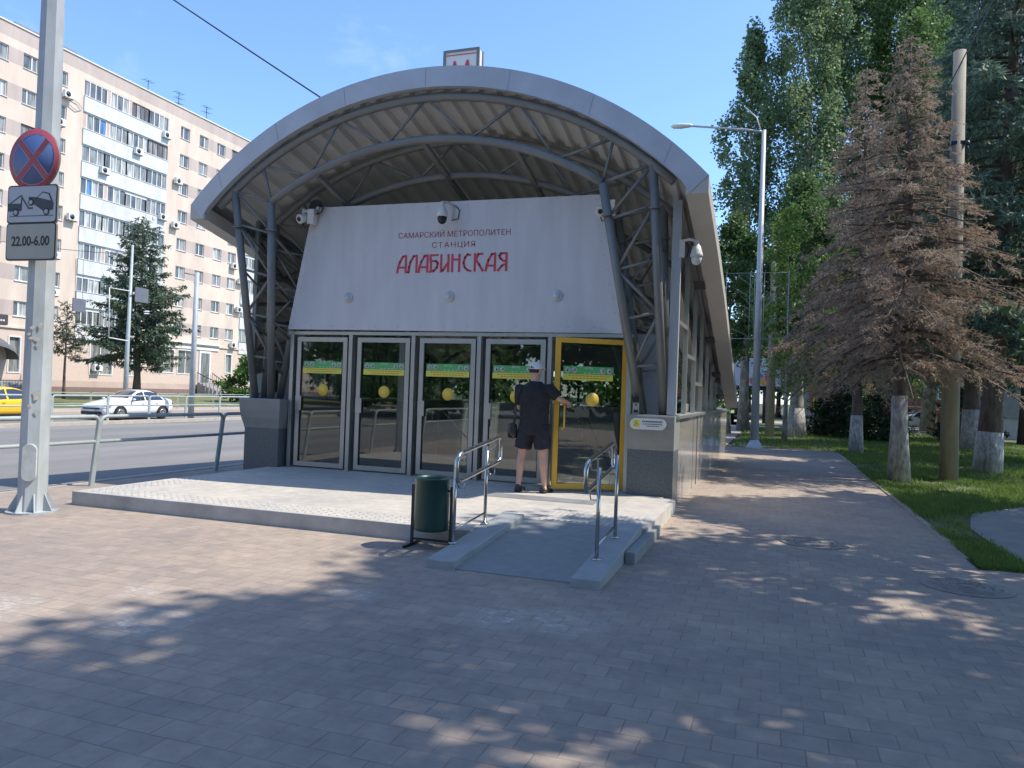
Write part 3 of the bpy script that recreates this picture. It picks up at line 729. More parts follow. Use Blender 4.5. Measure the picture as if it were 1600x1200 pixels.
# roof sign: a lit-box metro M
t = thing('rooftop_metro_sign', 'white box sign with a red letter M on top of the roof arch', 'sign', (-5.0, .62, 5.9))
x0, x1, z0, z1 = -5.31, -4.70, 6.28, 7.12
mb = MB(); mb.box(x0, x1, .5, .68, z0, z1); bx_ = mb.build('sign_box', m_wht, t)
mb = MB()
for a in ((x0-.015, x0+.03), (x1-.03, x1+.015)): mb.box(a[0], a[1], .485, .52, z0-.02, z1+.02)
mb.box(x0+.03, x1-.03, .485, .52, z1-.02, z1+.02); mb.box(x1-.0, x1+.015, .65, .69, z0, z1+.02)
mb.build('frame', m_steel, bx_)
mb = MB(); mb.box(x0+.04, x1-.04, .492, .499, z1-.075, z1-.063); mb.build('red_line', m_red, bx_)
mb = MB()
cx = (x0+x1)/2; b = 6.42; tz = 6.95
mb.prism([(cx-.24, b), (cx-.13, tz), (cx-.10, tz), (cx, b+.22), (cx+.10, tz), (cx+.13, tz), (cx+.24, b), (cx+.15, b), (cx+.10, b+.24), (cx+.02, b), (cx-.02, b), (cx-.10, b+.24), (cx-.15, b)], XZ, .488, .499)
mb.build('letter_m', m_red, bx_)
mb = MB()
for x in (x0+.05, x1-.05):
    for y in (.54, .64): mb.tube([(x, y, z0), (x, y, zr(x-XC, y)-.02)], .025, 8)
mb.build('leg', m_steel, t)
# help call button and accessibility plaque on the right pedestal
t = thing('call_intercom', 'slim grey and black intercom unit above the plaque beside the yellow door', 'intercom', (-1.83, -.17, 1.29))
mb = MB(); mb.box(-1.875, -1.785, -.20, -.14, 1.295, 1.52); c0 = mb.build('body', m_alu, t, bevel=.005)
mb = MB(); mb.box(-1.877, -1.783, -.215, -.201, 1.455, 1.535); mb.build('rain_hood', m_blk, t)
mb = MB(); mb.lathe([(.012, -.201), (.012, -.208)], (-1.83, 0, 1.425), 12, 'y'); mb.box(-1.86, -1.80, -.206, -.201, 1.315, 1.355); mb.build('button', m_blk, t)
t = thing('accessibility_plaque', 'white rounded plaque with a yellow wheelchair symbol on the right pedestal', 'sign', (-1.63, -.33, 1.12))
def stadium(cx, cz, w, h, n=10):
    r = h/2; P = []
    for k in range(n+1): a = -PI/2+PI*k/n; P.append((cx+w/2-r+r*math.cos(a), cz+r*math.sin(a)))
    for k in range(n+1): a = PI/2+PI*k/n; P.append((cx-w/2+r+r*math.cos(a), cz+r*math.sin(a)))
    return P
mb = MB(); mb.prism(stadium(-1.63, 1.165, .50, .155), XZ, -.345, -.332); pq = mb.build('plate', m_wht, t)
mb = MB(); mb.box(-1.84, -1.74, -.349, -.346, 1.12, 1.215); mb.build('yellow_field', m_yelf, pq)
mb = MB(); e = -.352
mb.lathe([(.006, e), (.006, e+.002)], (-1.797, 0, 1.203), 8, 'y'); mb.obox((-1.797, e, 1.182), (0, 0, .012), (.003, 0, 0), (0, .001, 0)); mb.obox((-1.787, e, 1.17), (.011, 0, 0), (0, 0, .003), (0, .001, 0)); mb.obox((-1.773, e, 1.16), (.004, 0, -.01), (.003, 0, .001), (0, .001, 0))
for k in range(9):
    a0, a1 = R(150+k*24), R(150+(k+1)*24); mb.obox((-1.797+.02*math.cos((a0+a1)/2), e, 1.158+.02*math.sin((a0+a1)/2)), (.005*math.sin(a0), 0, -.005*math.cos(a0)), (.002, 0, .002), (0, .001, 0))
mb.build('wheelchair_symbol', m_blkfilm, pq)
mb = MB()
for z, a, b, s_ in ((1.20, -1.71, -1.43, .028), (1.165, -1.70, -1.44, .017), (1.137, -1.65, -1.48, .017)):
    x = a
    while x < b: ww = random.uniform(.012, .03); mb.box(x, min(x+ww, b), -.349, -.3465, z-s_/3, z+s_/3); x += ww+.008
mb.build('small_print', m_blkfilm, pq)
# ================================================================= RAMP HANDRAILS, BIN
def ramp_rail(label, xp, xr, ys, dz):
    t = thing('ramp_handrail', label, 'handrail', (xp, -3.9, .1), 'ramp handrails')
    kz = lambda y: .075+(y+4.9)*(.135/1.94)
    for y in ys:
        mb = MB(); mb.tube([(xp, y, kz(y)), (xp, y, kz(y)+.80)], .0175, 12); p = mb.build('post', m_chrome, t)
        mb = MB(); mb.lathe([(.045, 0), (.045, .012), (.025, .018)], (xp, y, kz(y)), 16); mb.build('base_flange', m_chrome, p)
        mb = MB(); s = 1 if xr > xp else -1
        for z in (.86, .60):
            zz = z+kz(y)-.02
            mb.tube([(xp, y, kz(y)+(.80 if z > .7 else .62)), (xp+s*.02, y+.05, zz-.07), (xr-s*.01, y+.05, zz-.07), (xr, y+.03, zz)], .007, 6)
        mb.build('hook_bracket', m_chrome, p)
    y0, y1 = -4.52, -3.36; mb = MB(); zt = lambda y: .955+(y+4.52)*.095; zl = lambda y: .70+(y+4.52)*.095
    P = [(xr, y0+.10, zt(y0)+.01), (xr, y0+.04, zt(y0)-.01), (xr, y0, zt(y0)-.06), (xr, y0, zl(y0)+.06), (xr, y0+.04, zl(y0)+.01), (xr, y0+.10, zl(y0)+.01),
         (xr, y1-.08, zl(y1)), (xr, y1-.02, zl(y1)+.015), (xr, y1, zl(y1)+.06), (xr, y1, zt(y1)-.06), (xr, y1-.02, zt(y1)-.015), (xr, y1-.08, zt(y1)), (xr, y0+.10, zt(y0)+.01)]
    mb.tube(P, .0205, 12, cap=False); mb.build('rail_loop', m_chrome, t)
    mb = MB(); mb.tube([(xp, ys[0], kz(ys[0])+.12), (xp, ys[1], kz(ys[1])+.12)], .009, 6); mb.build('kick_bar', m_chrome, t)
ramp_rail('stainless handrail loop on the left kerb of the ramp, beside the green bin', -2.78, -2.70, (-4.36, -3.55), 0)
ramp_rail('stainless handrail loop on the right kerb of the ramp', -1.41, -1.50, (-4.40, -3.60), 0)
t = thing('litter_bin', 'dark green metal litter bin on a swing frame beside the left ramp handrail', 'bin', (-3.2, -4.1, 0))
bx, by = -3.12, -4.12
mb = MB(); n = 28
Rg = [[(bx+r*math.cos(2*PI*j/n), by+r*math.sin(2*PI*j/n), z) for j in range(n)] for r, z in ((.155, .17), (.165, .175), (.17, .2), (.172, .66), (.18, .665), (.18, .685), (.165, .685), (.16, .66), (.155, .22), (.02, .2))]
mb.rings(Rg, True); mb.build('drum', m_bingreen, t)
mb = MB()
for s in (-1, 1):
    x = bx+s*.205
    mb.box(x-.012, x+.012, by-.012, by+.012, .02, .60); mb.box(x-.014, x+.014, by-.17, by+.17, .002, .026)
    mb.tube([(x, by, .56), (bx+s*.17, by, .56)], .01, 6)
mb.box(bx-.193, bx+.193, by-.01, by+.01, .06, .08)
mb.build('stand', m_darkmet, t)

# ================================================================= PERSON AT THE YELLOW DOOR
m_skin = pm('skin', (.55, .33, .25), .55, var=.12, scale=8)
m_cloth = pm('black_cotton', (.014, .015, .02), .8, var=.4, scale=6, bump=1.0, bscale=9)
m_cloth2 = pm('dark_shorts', (.016, .018, .028), .8, var=.4, scale=6, bump=1.0, bscale=9)
m_hair = pm('dark_hair', (.04, .028, .02), .8, var=.3, scale=60, bump=.8, bscale=200)
m_cap = pm('white_cap', (.72, .72, .72), .8, var=.08)
m_shoe = pm('dark_shoe', (.035, .04, .038), .7, var=.3, scale=30)
def remesh(o, vox, it=2, smooth=.6):
    r = o.modifiers.new('remesh', 'REMESH'); r.mode = 'VOXEL'; r.voxel_size = vox; r.use_smooth_shade = True
    if it: s = o.modifiers.new('smooth', 'SMOOTH'); s.factor = smooth; s.iterations = it
def folds(o):
    tx = bpy.data.textures.get('folds') or bpy.data.textures.new('folds', 'CLOUDS'); tx.noise_scale = .09; tx.noise_depth = 2
    d = o.modifiers.new('folds', 'DISPLACE'); d.texture = tx; d.strength = .024; d.mid_level = .32; d.texture_coords = 'LOCAL'
def limb(mb, P, r, n=12):
    """rounded chain: tube plus ball at each joint"""
    mb.tube(P, r, n)
    for p, q in zip(P, r): mb.sphere(p, q*.99, n=10, k=6)
def person(name, label, loc, rot, pose, mats, scale=1.0, vox=.009):
    T = Matrix.Translation(loc) @ Matrix.Rotation(rot, 4, 'Z') @ Matrix.Scale(scale, 4)
    t = thing(name, label, 'person', loc)
    V = Vector; J = pose
    b = MB(T)
    # trunk
    b.ellrings([(0, 0, .86, .165, .12), (0, .0, .95, .175, .125), (0, .01, 1.06, .165, .125), (0, .01, 1.2, .18, .125), (0, 0, 1.33, .195, .12), (0, -.005, 1.42, .185, .105), (0, -.005, 1.49, .12, .085), (0, 0, 1.53, .065, .065), (0, .01, 1.60, .058, .062), (0, .015, 1.66, .055, .06)], 20)
    hd = J.get('head', 0); ca, sa = math.cos(hd), math.sin(hd)
    H = lambda x, y, z: (x*ca-y*sa, x*sa+y*ca+.02, z)
    def hs(x, y, z, rx, ry, rz): 
        n, k = 14, 9; Rg = []
        for i in range(k+1):
            a = PI*(i+.02)/(k+.04); Rg.append([H(x+rx*math.sin(a)*math.cos(2*PI*j/n), y+ry*math.sin(a)*math.sin(2*PI*j/n), z-rz*math.cos(a)) for j in range(n)])
        b.rings(Rg)
    hs(0, 0, 1.695, .074, .092, .098); hs(0, .028, 1.635, .056, .062, .060); hs(0, .095, 1.672, .014, .022, .026); hs(0, .098, 1.657, .018, .018, .012)
    hs(.076, -.005, 1.675, .010, .022, .032); hs(-.076, -.005, 1.675, .010, .022, .032)
    hs(0, .082, 1.628, .024, .012, .010); hs(.03, .078, 1.70, .018, .012, .008); hs(-.03, .078, 1.70, .018, .012, .008)
    # legs
    for s, (hip, knee, ankle, toe) in zip((-1, 1), J['legs']):
        hip, knee, ankle, toe = map(V, (hip, knee, ankle, toe))
        limb(b, [hip, hip.lerp(knee, .5), knee, knee.lerp(ankle, .28)+V((0, -.012, 0)), knee.lerp(ankle, .6)+V((0, -.006, 0)), ankle], [.098, .082, .060, .064, .047, .037], 14)
        limb(b, [ankle+V((0, -.03, -.03)), (ankle+toe)/2+V((0, 0, -.02)), toe], [.038, .036, .03])
    # arms and hands
    for s, (sh, el, wr, kn, cr) in zip((-1, 1), J['arms']):
        sh, el, wr, kn = map(V, (sh, el, wr, kn)); cr = V(cr)
        limb(b, [sh, sh.lerp(el, .5), el, el.lerp(wr, .3), wr], [.056, .049, .040, .041, .027], 12)
        d = (kn-wr).normalized(); side = d.cross(cr).normalized()
        pw = wr.lerp(kn, .5)
        b.obox((pw[0], pw[1], pw[2]), (kn-wr)/2*1.05, side*.038, cr.normalized()*.013)
        b.sphere(wr, .026); 
        for i, (off, L) in enumerate(((-.031, .058), (-.011, .07), (.010, .074), (.030, .068))):
            o = kn+side*off-d*.01; c = cr.normalized(); 
            limb(b, [o, o+d*L*.45+c*.006, o+d*L*.75+c*L*.35, o+d*L*.8+c*L*.75], [.0098, .0092, .0085, .0075], 8)
        o = wr.lerp(kn, .35)+side*.034*s
        limb(b, [o, o+side*.02*s+d*.02+cr.normalized()*.012, o+side*.022*s+d*.045+cr.normalized()*.03], [.013, .011, .009], 8)
    body = b.build('body', mats['skin'], t); remesh(body, vox*scale)
    # shirt
    b = MB(T)
    b.ellrings([(0, 0, .87, .200, .150), (0, .005, .93, .205, .155), (0, .01, 1.06, .200, .158), (0, .01, 1.2, .205, .150), (0, 0, 1.33, .216, .140), (0, -.004, 1.42, .20, .122), (0, -.004, 1.485, .135, .098), (0, .002, 1.53, .082, .08)], 24)
    for s, (sh, el, wr, kn, cr) in zip((-1, 1), J['arms']):
        sh, el = V(sh), V(el); b.tube([sh.lerp(V((0, 0, 1.38)), .3), sh+V((0, 0, .005)), sh.lerp(el, .45), sh.lerp(el, .78)], [.075, .078, .074, .072], 14)
    sh_ = b.build('shirt', mats['shirt'], t); remesh(sh_, .010*scale, 2); folds(sh_)
    b = MB(T)
    b.ellrings([(0, 0, .80, .185, .150), (0, 0, .90, .195, .150), (0, 0, .97, .188, .142)], 20)
    for s, (hip, knee, ankle, toe) in zip((-1, 1), J['legs']):
        hip, knee = V(hip), V(knee); e = J.get('hem', .82)
        b.tube([hip+V((0, 0, .03)), hip.lerp(knee, .4), hip.lerp(knee, e)], [.118, .118, .112 if e < 1 else .07], 16)
        if e > 1: b.tube([knee, V(ankle)+V((0, 0, -.02))], [.075, .06], 12)
    so_ = b.build('shorts' if J.get('hem', .8) < 1 else 'trousers', mats['shorts'], t); remesh(so_, .010*scale, 1); folds(so_)
    # shoes
    for s, (hip, knee, ankle, toe) in zip((-1, 1), J['legs']):
        ankle, toe = V(ankle), V(toe); b = MB(T); d = (toe-ankle); d.z = 0; d.normalize(); sd = V((d.y, -d.x, 0))
        heel = V((ankle.x, ankle.y, 0))-d*.075
        for k, mt in ((0, 'upper'), (1, 'sole')):
            b = MB(T); Rg = []
            for u, w_, h_ in ((0, .030, .075), (.03, .040, .098), (.09, .042, .102), (.15, .045, .07), (.21, .050, .052), (.26, .044, .044), (.285, .024, .034)):
                c = heel+d*u; z0, z1 = (.028, h_) if k == 0 else (0, .030)
                w2 = w_ if k == 0 else w_+.004
                Rg.append([tuple(c-sd*w2+V((0, 0, z0))), tuple(c-sd*w2*(.9 if k == 0 else 1)+V((0, 0, z0+(z1-z0)*.5))), tuple(c-sd*w2*(.5 if k == 0 else 1)+V((0, 0, z1))), tuple(c+sd*w2*(.5 if k == 0 else 1)+V((0, 0, z1))), tuple(c+sd*w2*(.9 if k == 0 else 1)+V((0, 0, z0+(z1-z0)*.5))), tuple(c+sd*w2+V((0, 0, z0)))])
            b.rings(Rg)
            if k == 0: shoe = b.build('shoe', mats['shoe'], t)
            else: b.build('sole', m_darkmet, shoe)
    b = MB(T); Rg = []
    n = 18   # hair: close crop round the back and sides
    for i in range(8):
        a = PI*(.36+.62*i/7); Rg.append([H((.080)*math.sin(a)*math.cos(2*PI*j/n), -.004+.098*math.sin(a)*math.sin(2*PI*j/n)-.004, 1.698-.104*math.cos(a)) for j in range(n)])
    Rg = [[p for j, p in enumerate(r) if (j*20+10) % 360 > 160 or (j*20+10) % 360 < 20 or i > 3] if False else r for i, r in enumerate(Rg)]
    V2 = [p for r in Rg for p in r]; F = []
    for i in range(7):
        for j in range(n):
            an = (j+.5)*360/n
            if 25 < an < 155 and i < 3: continue
            F.append((i*n+j, i*n+(j+1) % n, (i+1)*n+(j+1) % n, (i+1)*n+j))
    b.add(V2, F, True); b.build('hair', mats['hair'], t)
    if 'cap' in mats:
        b = MB(T); Rg = []
        for i in range(8):
            a = PI*(.47+.53*i/7); r_ = .086; Rg.append([H(r_*math.sin(a)*math.cos(2*PI*j/n), -.002+.106*math.sin(a)*math.sin(2*PI*j/n), 1.712-.098*math.cos(a)) for j in range(n)])
        V2 = [p for r in Rg for p in r]; F = []
        for i in range(7):
            for j in range(n):
                an = (j+.5)*360/n
                if abs(an-270) < (31 if i == 0 else 20 if i == 1 else 0): continue   # strap opening at the back
                F.append((i*n+j, i*n+(j+1) % n, (i+1)*n+(j+1) % n, (i+1)*n+j))
        b.add(V2, F, True); cap = b.build('cap', mats['cap'], t)
        b = MB(T); b.prism([(-.075, .05), (-.078, .10), (-.06, .15), (-.03, .172), (0, .178), (.03, .172), (.06, .15), (.078, .10), (.075, .05)], lambda u, v, q: H(u, v, q-(v-.05)*.18), 1.722, 1.728); b.build('peak', mats['cap'], cap)
        b = MB(T); b.tube([H(.083*math.cos(R(a)), .102*math.sin(R(a)), 1.712) for a in range(240, 301, 10)], .006, 6); b.build('strap', mats['cap'], cap)
    return t, T
man_pose = dict(head=R(-22), hem=.74,
    legs=[((-.10, 0, .90), (-.165, .02, .50), (-.185, -.03, .085), (-.19, .13, .03)), ((.10, 0, .90), (.145, .02, .50), (.175, .02, .085), (.205, .18, .03))],
    arms=[((-.215, 0, 1.43), (-.25, .10, 1.16), (-.17, .30, 1.10), (-.13, .38, 1.10), (.3, .2, -1)), ((.215, 0, 1.43), (.345, .05, 1.30), (.395, .22, 1.265), (.40, .30, 1.245), (0, .1, -1))])
mats = dict(skin=m_skin, shirt=m_cloth, shorts=m_cloth2, shoe=m_shoe, hair=m_hair, cap=m_cap)
man, TM = person('person', 'man in a black T-shirt, black shorts and a white cap pulling the yellow door', (-3.14, -.80, PZ+.008), 0, man_pose, mats, 1.0)
t = thing('shoulder_bag', 'small black shoulder bag hanging at the left hip of the man in the white cap', 'bag', (-3.42, -.85, .95))
mb = MB(); mb.ellrings([(-3.43, -.86, z, a, b_) for z, a, b_ in ((.90, .03, .025), (.91, .06, .038), (.98, .072, .042), (1.06, .068, .04), (1.10, .055, .03), (1.115, .02, .015))], 14); mb.build('pouch', m_blk, t)
mb = MB(); P = [(-3.385, -.875, 1.08), (-3.375, -.945, 1.28), (-3.33, -.965, 1.45), (-3.24, -.94, 1.60), (-3.17, -.88, 1.675), (-3.10, -.80, 1.69)]
P = [(-3.41, -.88, 1.09), (-3.372, -.93, 1.20), (-3.368, -.95, 1.35), (-3.358, -.945, 1.5), (-3.33, -.88, 1.60), (-3.31, -.80, 1.62), (-3.32, -.70, 1.58)]
for a, b_ in zip(P, P[1:]): mb.bar(a, b_, .035, .008, (0, -1, .2))
mb.build('strap', m_blk, t)

# ================================================================= LEFT: SIGN POLE WITH SIGNS
px, py = -7.88, -4.52
t = thing('sign_pole', 'tall grey octagonal steel pole with peeling posters, at the left end of the platform', 'pole', (px, py, 0))
mb = MB(); n = 8
Rg = [[(px+r*math.cos(2*PI*(j+.5)/n)+.0*z, py+r*math.sin(2*PI*(j+.5)/n), z) for j in range(n)] for r, z in ((.155, .02), (.105, 8.5))]
mb.rings(Rg, False); mb.build('shaft', m_pole, t)
mb = MB(); mb.prism([(px+.26*math.cos(2*PI*j/24), py+.26*math.sin(2*PI*j/24)) for j in range(24)], XY, .0, .022); mb.build('base_plate', m_pole, t)
for k in range(8):
    a = 2*PI*k/8+.2; c, s = math.cos(a), math.sin(a); mb = MB()
    mb.add([(px+c*.145-s*q, py+s*.145+c*q, .022) for q in (-.006, .006)]+[(px+c*.25-s*q, py+s*.25+c*q, .022) for q in (-.006, .006)]+[(px+c*.145-s*q, py+s*.145+c*q, .22) for q in (-.006, .006)], [(0, 2, 4), (1, 5, 3), (2, 3, 5, 4), (0, 1, 3, 2), (0, 4, 5, 1)])
    mb.build('gusset', m_pole, t)
T = Matrix.Translation((px, py, 0)) @ Matrix.Rotation(R(34), 4, 'Z')
mb = MB(T); mb.prism([(u, v) for u, v in stadium(0, 0, .42, .15)], lambda u, v, q: (v, -.135-q, .57+u), 0, .035); mb.build('inspection_cover', pm('cover_paint', (.5, .53, .53), .6, var=.2, scale=10), t, bevel=.006)
m_paper = pm('torn_paper', (.60, .58, .50), .9, var=.25, scale=20)
rn = random.Random(4)
for (u, z, w_, h_) in ((.0, 1.95, .14, .05), (-.03, 2.07, .06, .05), (.05, 2.10, .04, .09), (.03, 1.88, .05, .05), (-.055, 2.0, .05, .03), (.045, 1.32, .10, .18), (-.02, 1.20, .05, .05), (.05, 1.14, .06, .05)):
    mb = MB(T); k = 9; P = [(u+w_/2*math.cos(2*PI*i/k)*rn.uniform(.5, 1.15), z+h_/2*math.sin(2*PI*i/k)*rn.uniform(.5, 1.15)) for i in range(k)]
    mb.prism(P, XZ, -.144+(z-2)*.004, -.1405+(z-2)*.004); mb.build('torn_poster_scrap', m_paper, t)
# signs (each mounted on the pole, turned a little to the left)
SY = py-.20
def signT(): return Matrix.Translation((px+.06, SY, 0)) @ Matrix.Rotation(R(4), 4, 'Z')
T = signT()
t = thing('no_stopping_sign', 'round blue no-stopping sign with a red border and red cross', 'road sign', (px+.06, SY, 3.93))
mb = MB(T); mb.lathe([(.345, .0), (.345, .022)], (0, 0, 3.93), 40, 'y'); pl_ = mb.build('plate', m_steel, t)
mb = MB(T); mb.lathe([(.343, -.004), (.343, -.001)], (0, 0, 3.93), 40, 'y'); mb.build('red_ring', m_sred, pl_)
mb = MB(T); mb.lathe([(.285, -.0075), (.285, -.0045)], (0, 0, 3.93), 40, 'y'); mb.build('white_edge', pm('faded_pink_edge', (.45, .33, .42), .5), pl_)
mb = MB(T); mb.lathe([(.277, -.011), (.277, -.008)], (0, 0, 3.93), 40, 'y'); mb.build('blue_disc', m_blue, pl_)
for wd, y0, mt, nm in ((.040, -.0135, None, 'cross_edge'), (.031, -.0165, m_sred, 'red_cross')):
    mb = MB(T)
    for i, a in enumerate((47, -47)):
        c, s = math.cos(R(a)), math.sin(R(a)); mb.obox((0, y0-.0006*i, 3.93), (c*.282, 0, s*.282), (0, .001, 0), (-s*wd, 0, c*wd))
    mb.build(nm, mt or bpy.data.materials['faded_pink_edge'], pl_)
def plate(z, w_, h_, lab, nm, mat):
    T = signT(); t = thing(nm, lab, 'road sign', (px+.06, SY, z))
    def rr(w_, h_, r=.04):
        P = []
        for cx, cz, a0 in ((w_/2-r, -h_/2+r, -90), (w_/2-r, h_/2-r, 0), (-w_/2+r, h_/2-r, 90), (-w_/2+r, -h_/2+r, 180)):
            for k in range(5): a = R(a0+k*22.5); P.append((cx+r*math.cos(a), z+cz+r*math.sin(a)))
        return P
    mb = MB(T); mb.prism(rr(w_, h_), XZ, 0, .02); p = mb.build('plate', m_darkmet if 0 else m_steel, t)
    mb = MB(T); mb.prism(rr(w_-.012, h_-.012), XZ, -.003, -.001); mb.build('border', m_blkfilm, p)
    mb = MB(T); mb.prism(rr(w_-.034, h_-.034, .035), XZ, -.006, -.004); mb.build('face', mat, p)
    mb = MB(T); mb.box(-.05, .05, .021, .10, z-.03, z+.03); mb.build('clamp', m_steel, t)
    return t, p, T
t1, p1, T = plate(3.435, .69, .43, 'grey tow-away plate with a truck lifting a car, under the round sign', 'tow_away_plate', m_sgrey)
mb = MB(T); z = 3.435; e0, e1 = -.009, -.007
mb.box(-.30, .30, e0, e1, z-.135, z-.128)
for cx, r in ((-.215, .042), (.205, .042), (-.01, .04)):
    cz = z-.088 if cx != -.01 else z+.02; mb.lathe([(r, e0), (r, e1)], (cx, 0, cz), 18, 'y')
mb.box(-.325, -.15, e0, e1, z-.075, z+.01); mb.prism([(-.155, z-.07), (-.145, z+.10), (-.132, z+.10), (-.138, z-.07)], XZ, e0, e1)
def ln(a, b, w_=.008, y=-.008): a, b = Vector((a[0], y, a[1])), Vector((b[0], y, b[1])); d = b-a; mb.obox((a+b)/2, d/2, Vector((d.z, 0, -d.x)).normalized()*w_, (0, .001, 0))
ln((-.32, z), (-.15, z+.10), .006); ln((-.14, z+.08), (-.04, z-.045), .008); ln((-.05, z-.045), (.02, z-.045), .008)
mb.prism([(-.045, z+.08), (.07, z+.075), (.15, z+.135), (.24, z+.115), (.30, z+.0), (.29, z-.07), (.17, z-.085), (.06, z-.02), (-.04, z+.02)], XZ, e0, e1)
mb.build('tow_truck_pictogram', pm('print_grey', (.06, .07, .08), .6), p1)
mb = MB(T)
for cx, cz, r in ((-.215, z-.088, .026), (.205, z-.088, .026), (-.01, z+.02, .024)): mb.lathe([(r, -.0115), (r, -.0095)], (cx, 0, cz), 16, 'y')
mb.prism([(.085, z+.07), (.152, z+.12), (.228, z+.102), (.265, z+.03)], XZ, -.0115, -.0095)
mb.build('pictogram_openings', m_sgrey, p1)
t2, p2, T = plate(3.02, .69, .42, 'grey time plate reading 22.00-6.00, lowest on the left pole', 'time_plate', m_sgrey2)
tm = text_mesh('22.00-6.00', .15, 'numbers', m_blkfilm, p2, T @ FRONT(0, -.008, 3.02), width=.52, ext=.0008, bold=.003)

# ================================================================= PEDESTRIAN RAILINGS
def guard_rail(label, p0, p1, h=1.0, mid=.64, r=.028, mat=m_rail, group='pedestrian railings along the near kerb', two=True, lean=0, z0=0, square=False):
    p0, p1 = Vector(p0), Vector(p1); t = thing('pedestrian_railing', label, 'railing', tuple(p0), group)
    d = (p1-p0).normalized(); U = Vector((lean, 0, 1)).normalized(); rc = .09
    a0, a1 = p0+U*(h-rc), p0+d*rc+U*h; b1, b0 = p1-d*rc+U*h, p1+U*(h-rc)
    P = [p0, a0]+[p0+d*rc+U*(h-rc)+(-d*math.cos(R(k))+U*math.sin(R(k)))*rc for k in (30, 60)]+[a1, b1]+[p1-d*rc+U*(h-rc)+(d*math.cos(R(k))+U*math.sin(R(k)))*rc for k in (60, 30)]+[b0, p1]
    mb = MB(); mb.tube(P, r, 8, cap=False); mb.build('frame', mat, t)
    mb = MB(); mb.tube([p0+U*mid, p1+U*mid], r*.9, 8); mb.build('middle_rail', mat, t)
    return t
yy = [-13.9, -11.0, -8.1, -5.3, -2.63, -.10, .03, 2.6]
RP = [(-13.8, -11.05), (-11.02, -8.15), (-8.12, -5.35), (-5.32, -2.61), (-2.58, -.05), (-.02, 2.6)]
LB = ['section of grey pedestrian railing furthest behind the viewpoint', 'section of grey pedestrian railing beside the viewpoint', 'section of grey pedestrian railing just left of the picture', 'light grey kerb railing section behind the sign pole', 'shaded kerb railing section between the sign pole and the left pedestal', 'short visible kerb railing section running behind the left pedestal']
for (a, b), l in zip(RP, LB): guard_rail(l, (-9.14, a, 0), (-9.14, b, 0), lean=.12)
# far side of the road: railing on the median, thin railing beyond
FL = [(7.0, 9.6), (9.66, 12.3), (12.36, 15.0) , (15.06, 17.3), (17.36, 19.6), (19.66, 22.0), (22.06, 24.6), (24.66, 27.2)]
FB = ['median railing section at the left edge behind the sign pole', 'median railing section between the yellow and the white car', 'median railing section in front of the white car bonnet', 'median railing section in front of the white car doors', 'median railing section in front of the white car boot', 'median railing section right of the white car, before the grey mast', 'median railing section right of the grey mast', 'median railing section nearest the pavilion lattice column']
FL = [(a-.55, b-.55) for a, b in FL]
for (a, b), l in zip(FL, FB): guard_rail(l, (-27.15, a, -.33), (-27.15, b, -.33), h=1.12, mid=.70, r=.035, mat=pm_med if 'pm_med' in globals() else m_rail, group='railings on the median')
pr = guard_rail('thin low railing at the edge of the far lawn, left part', (-36.3, 12, -.25), (-36.3, 15.2, -.25), h=.95, mid=.35, r=.02, group='thin railings along the far lawn')
for i in range(1, 8):
    copy_tree(pr, 'thin low railing along the far lawn, section %s' % ['', 'behind the sign pole', 'before the slender pine', 'behind the white car bonnet', 'behind the white car roof', 'right of the large spruce trunk', 'left of the curved steps', 'right of the curved steps'][i], loc=(-36.3, 12+3.3*i, -.25))

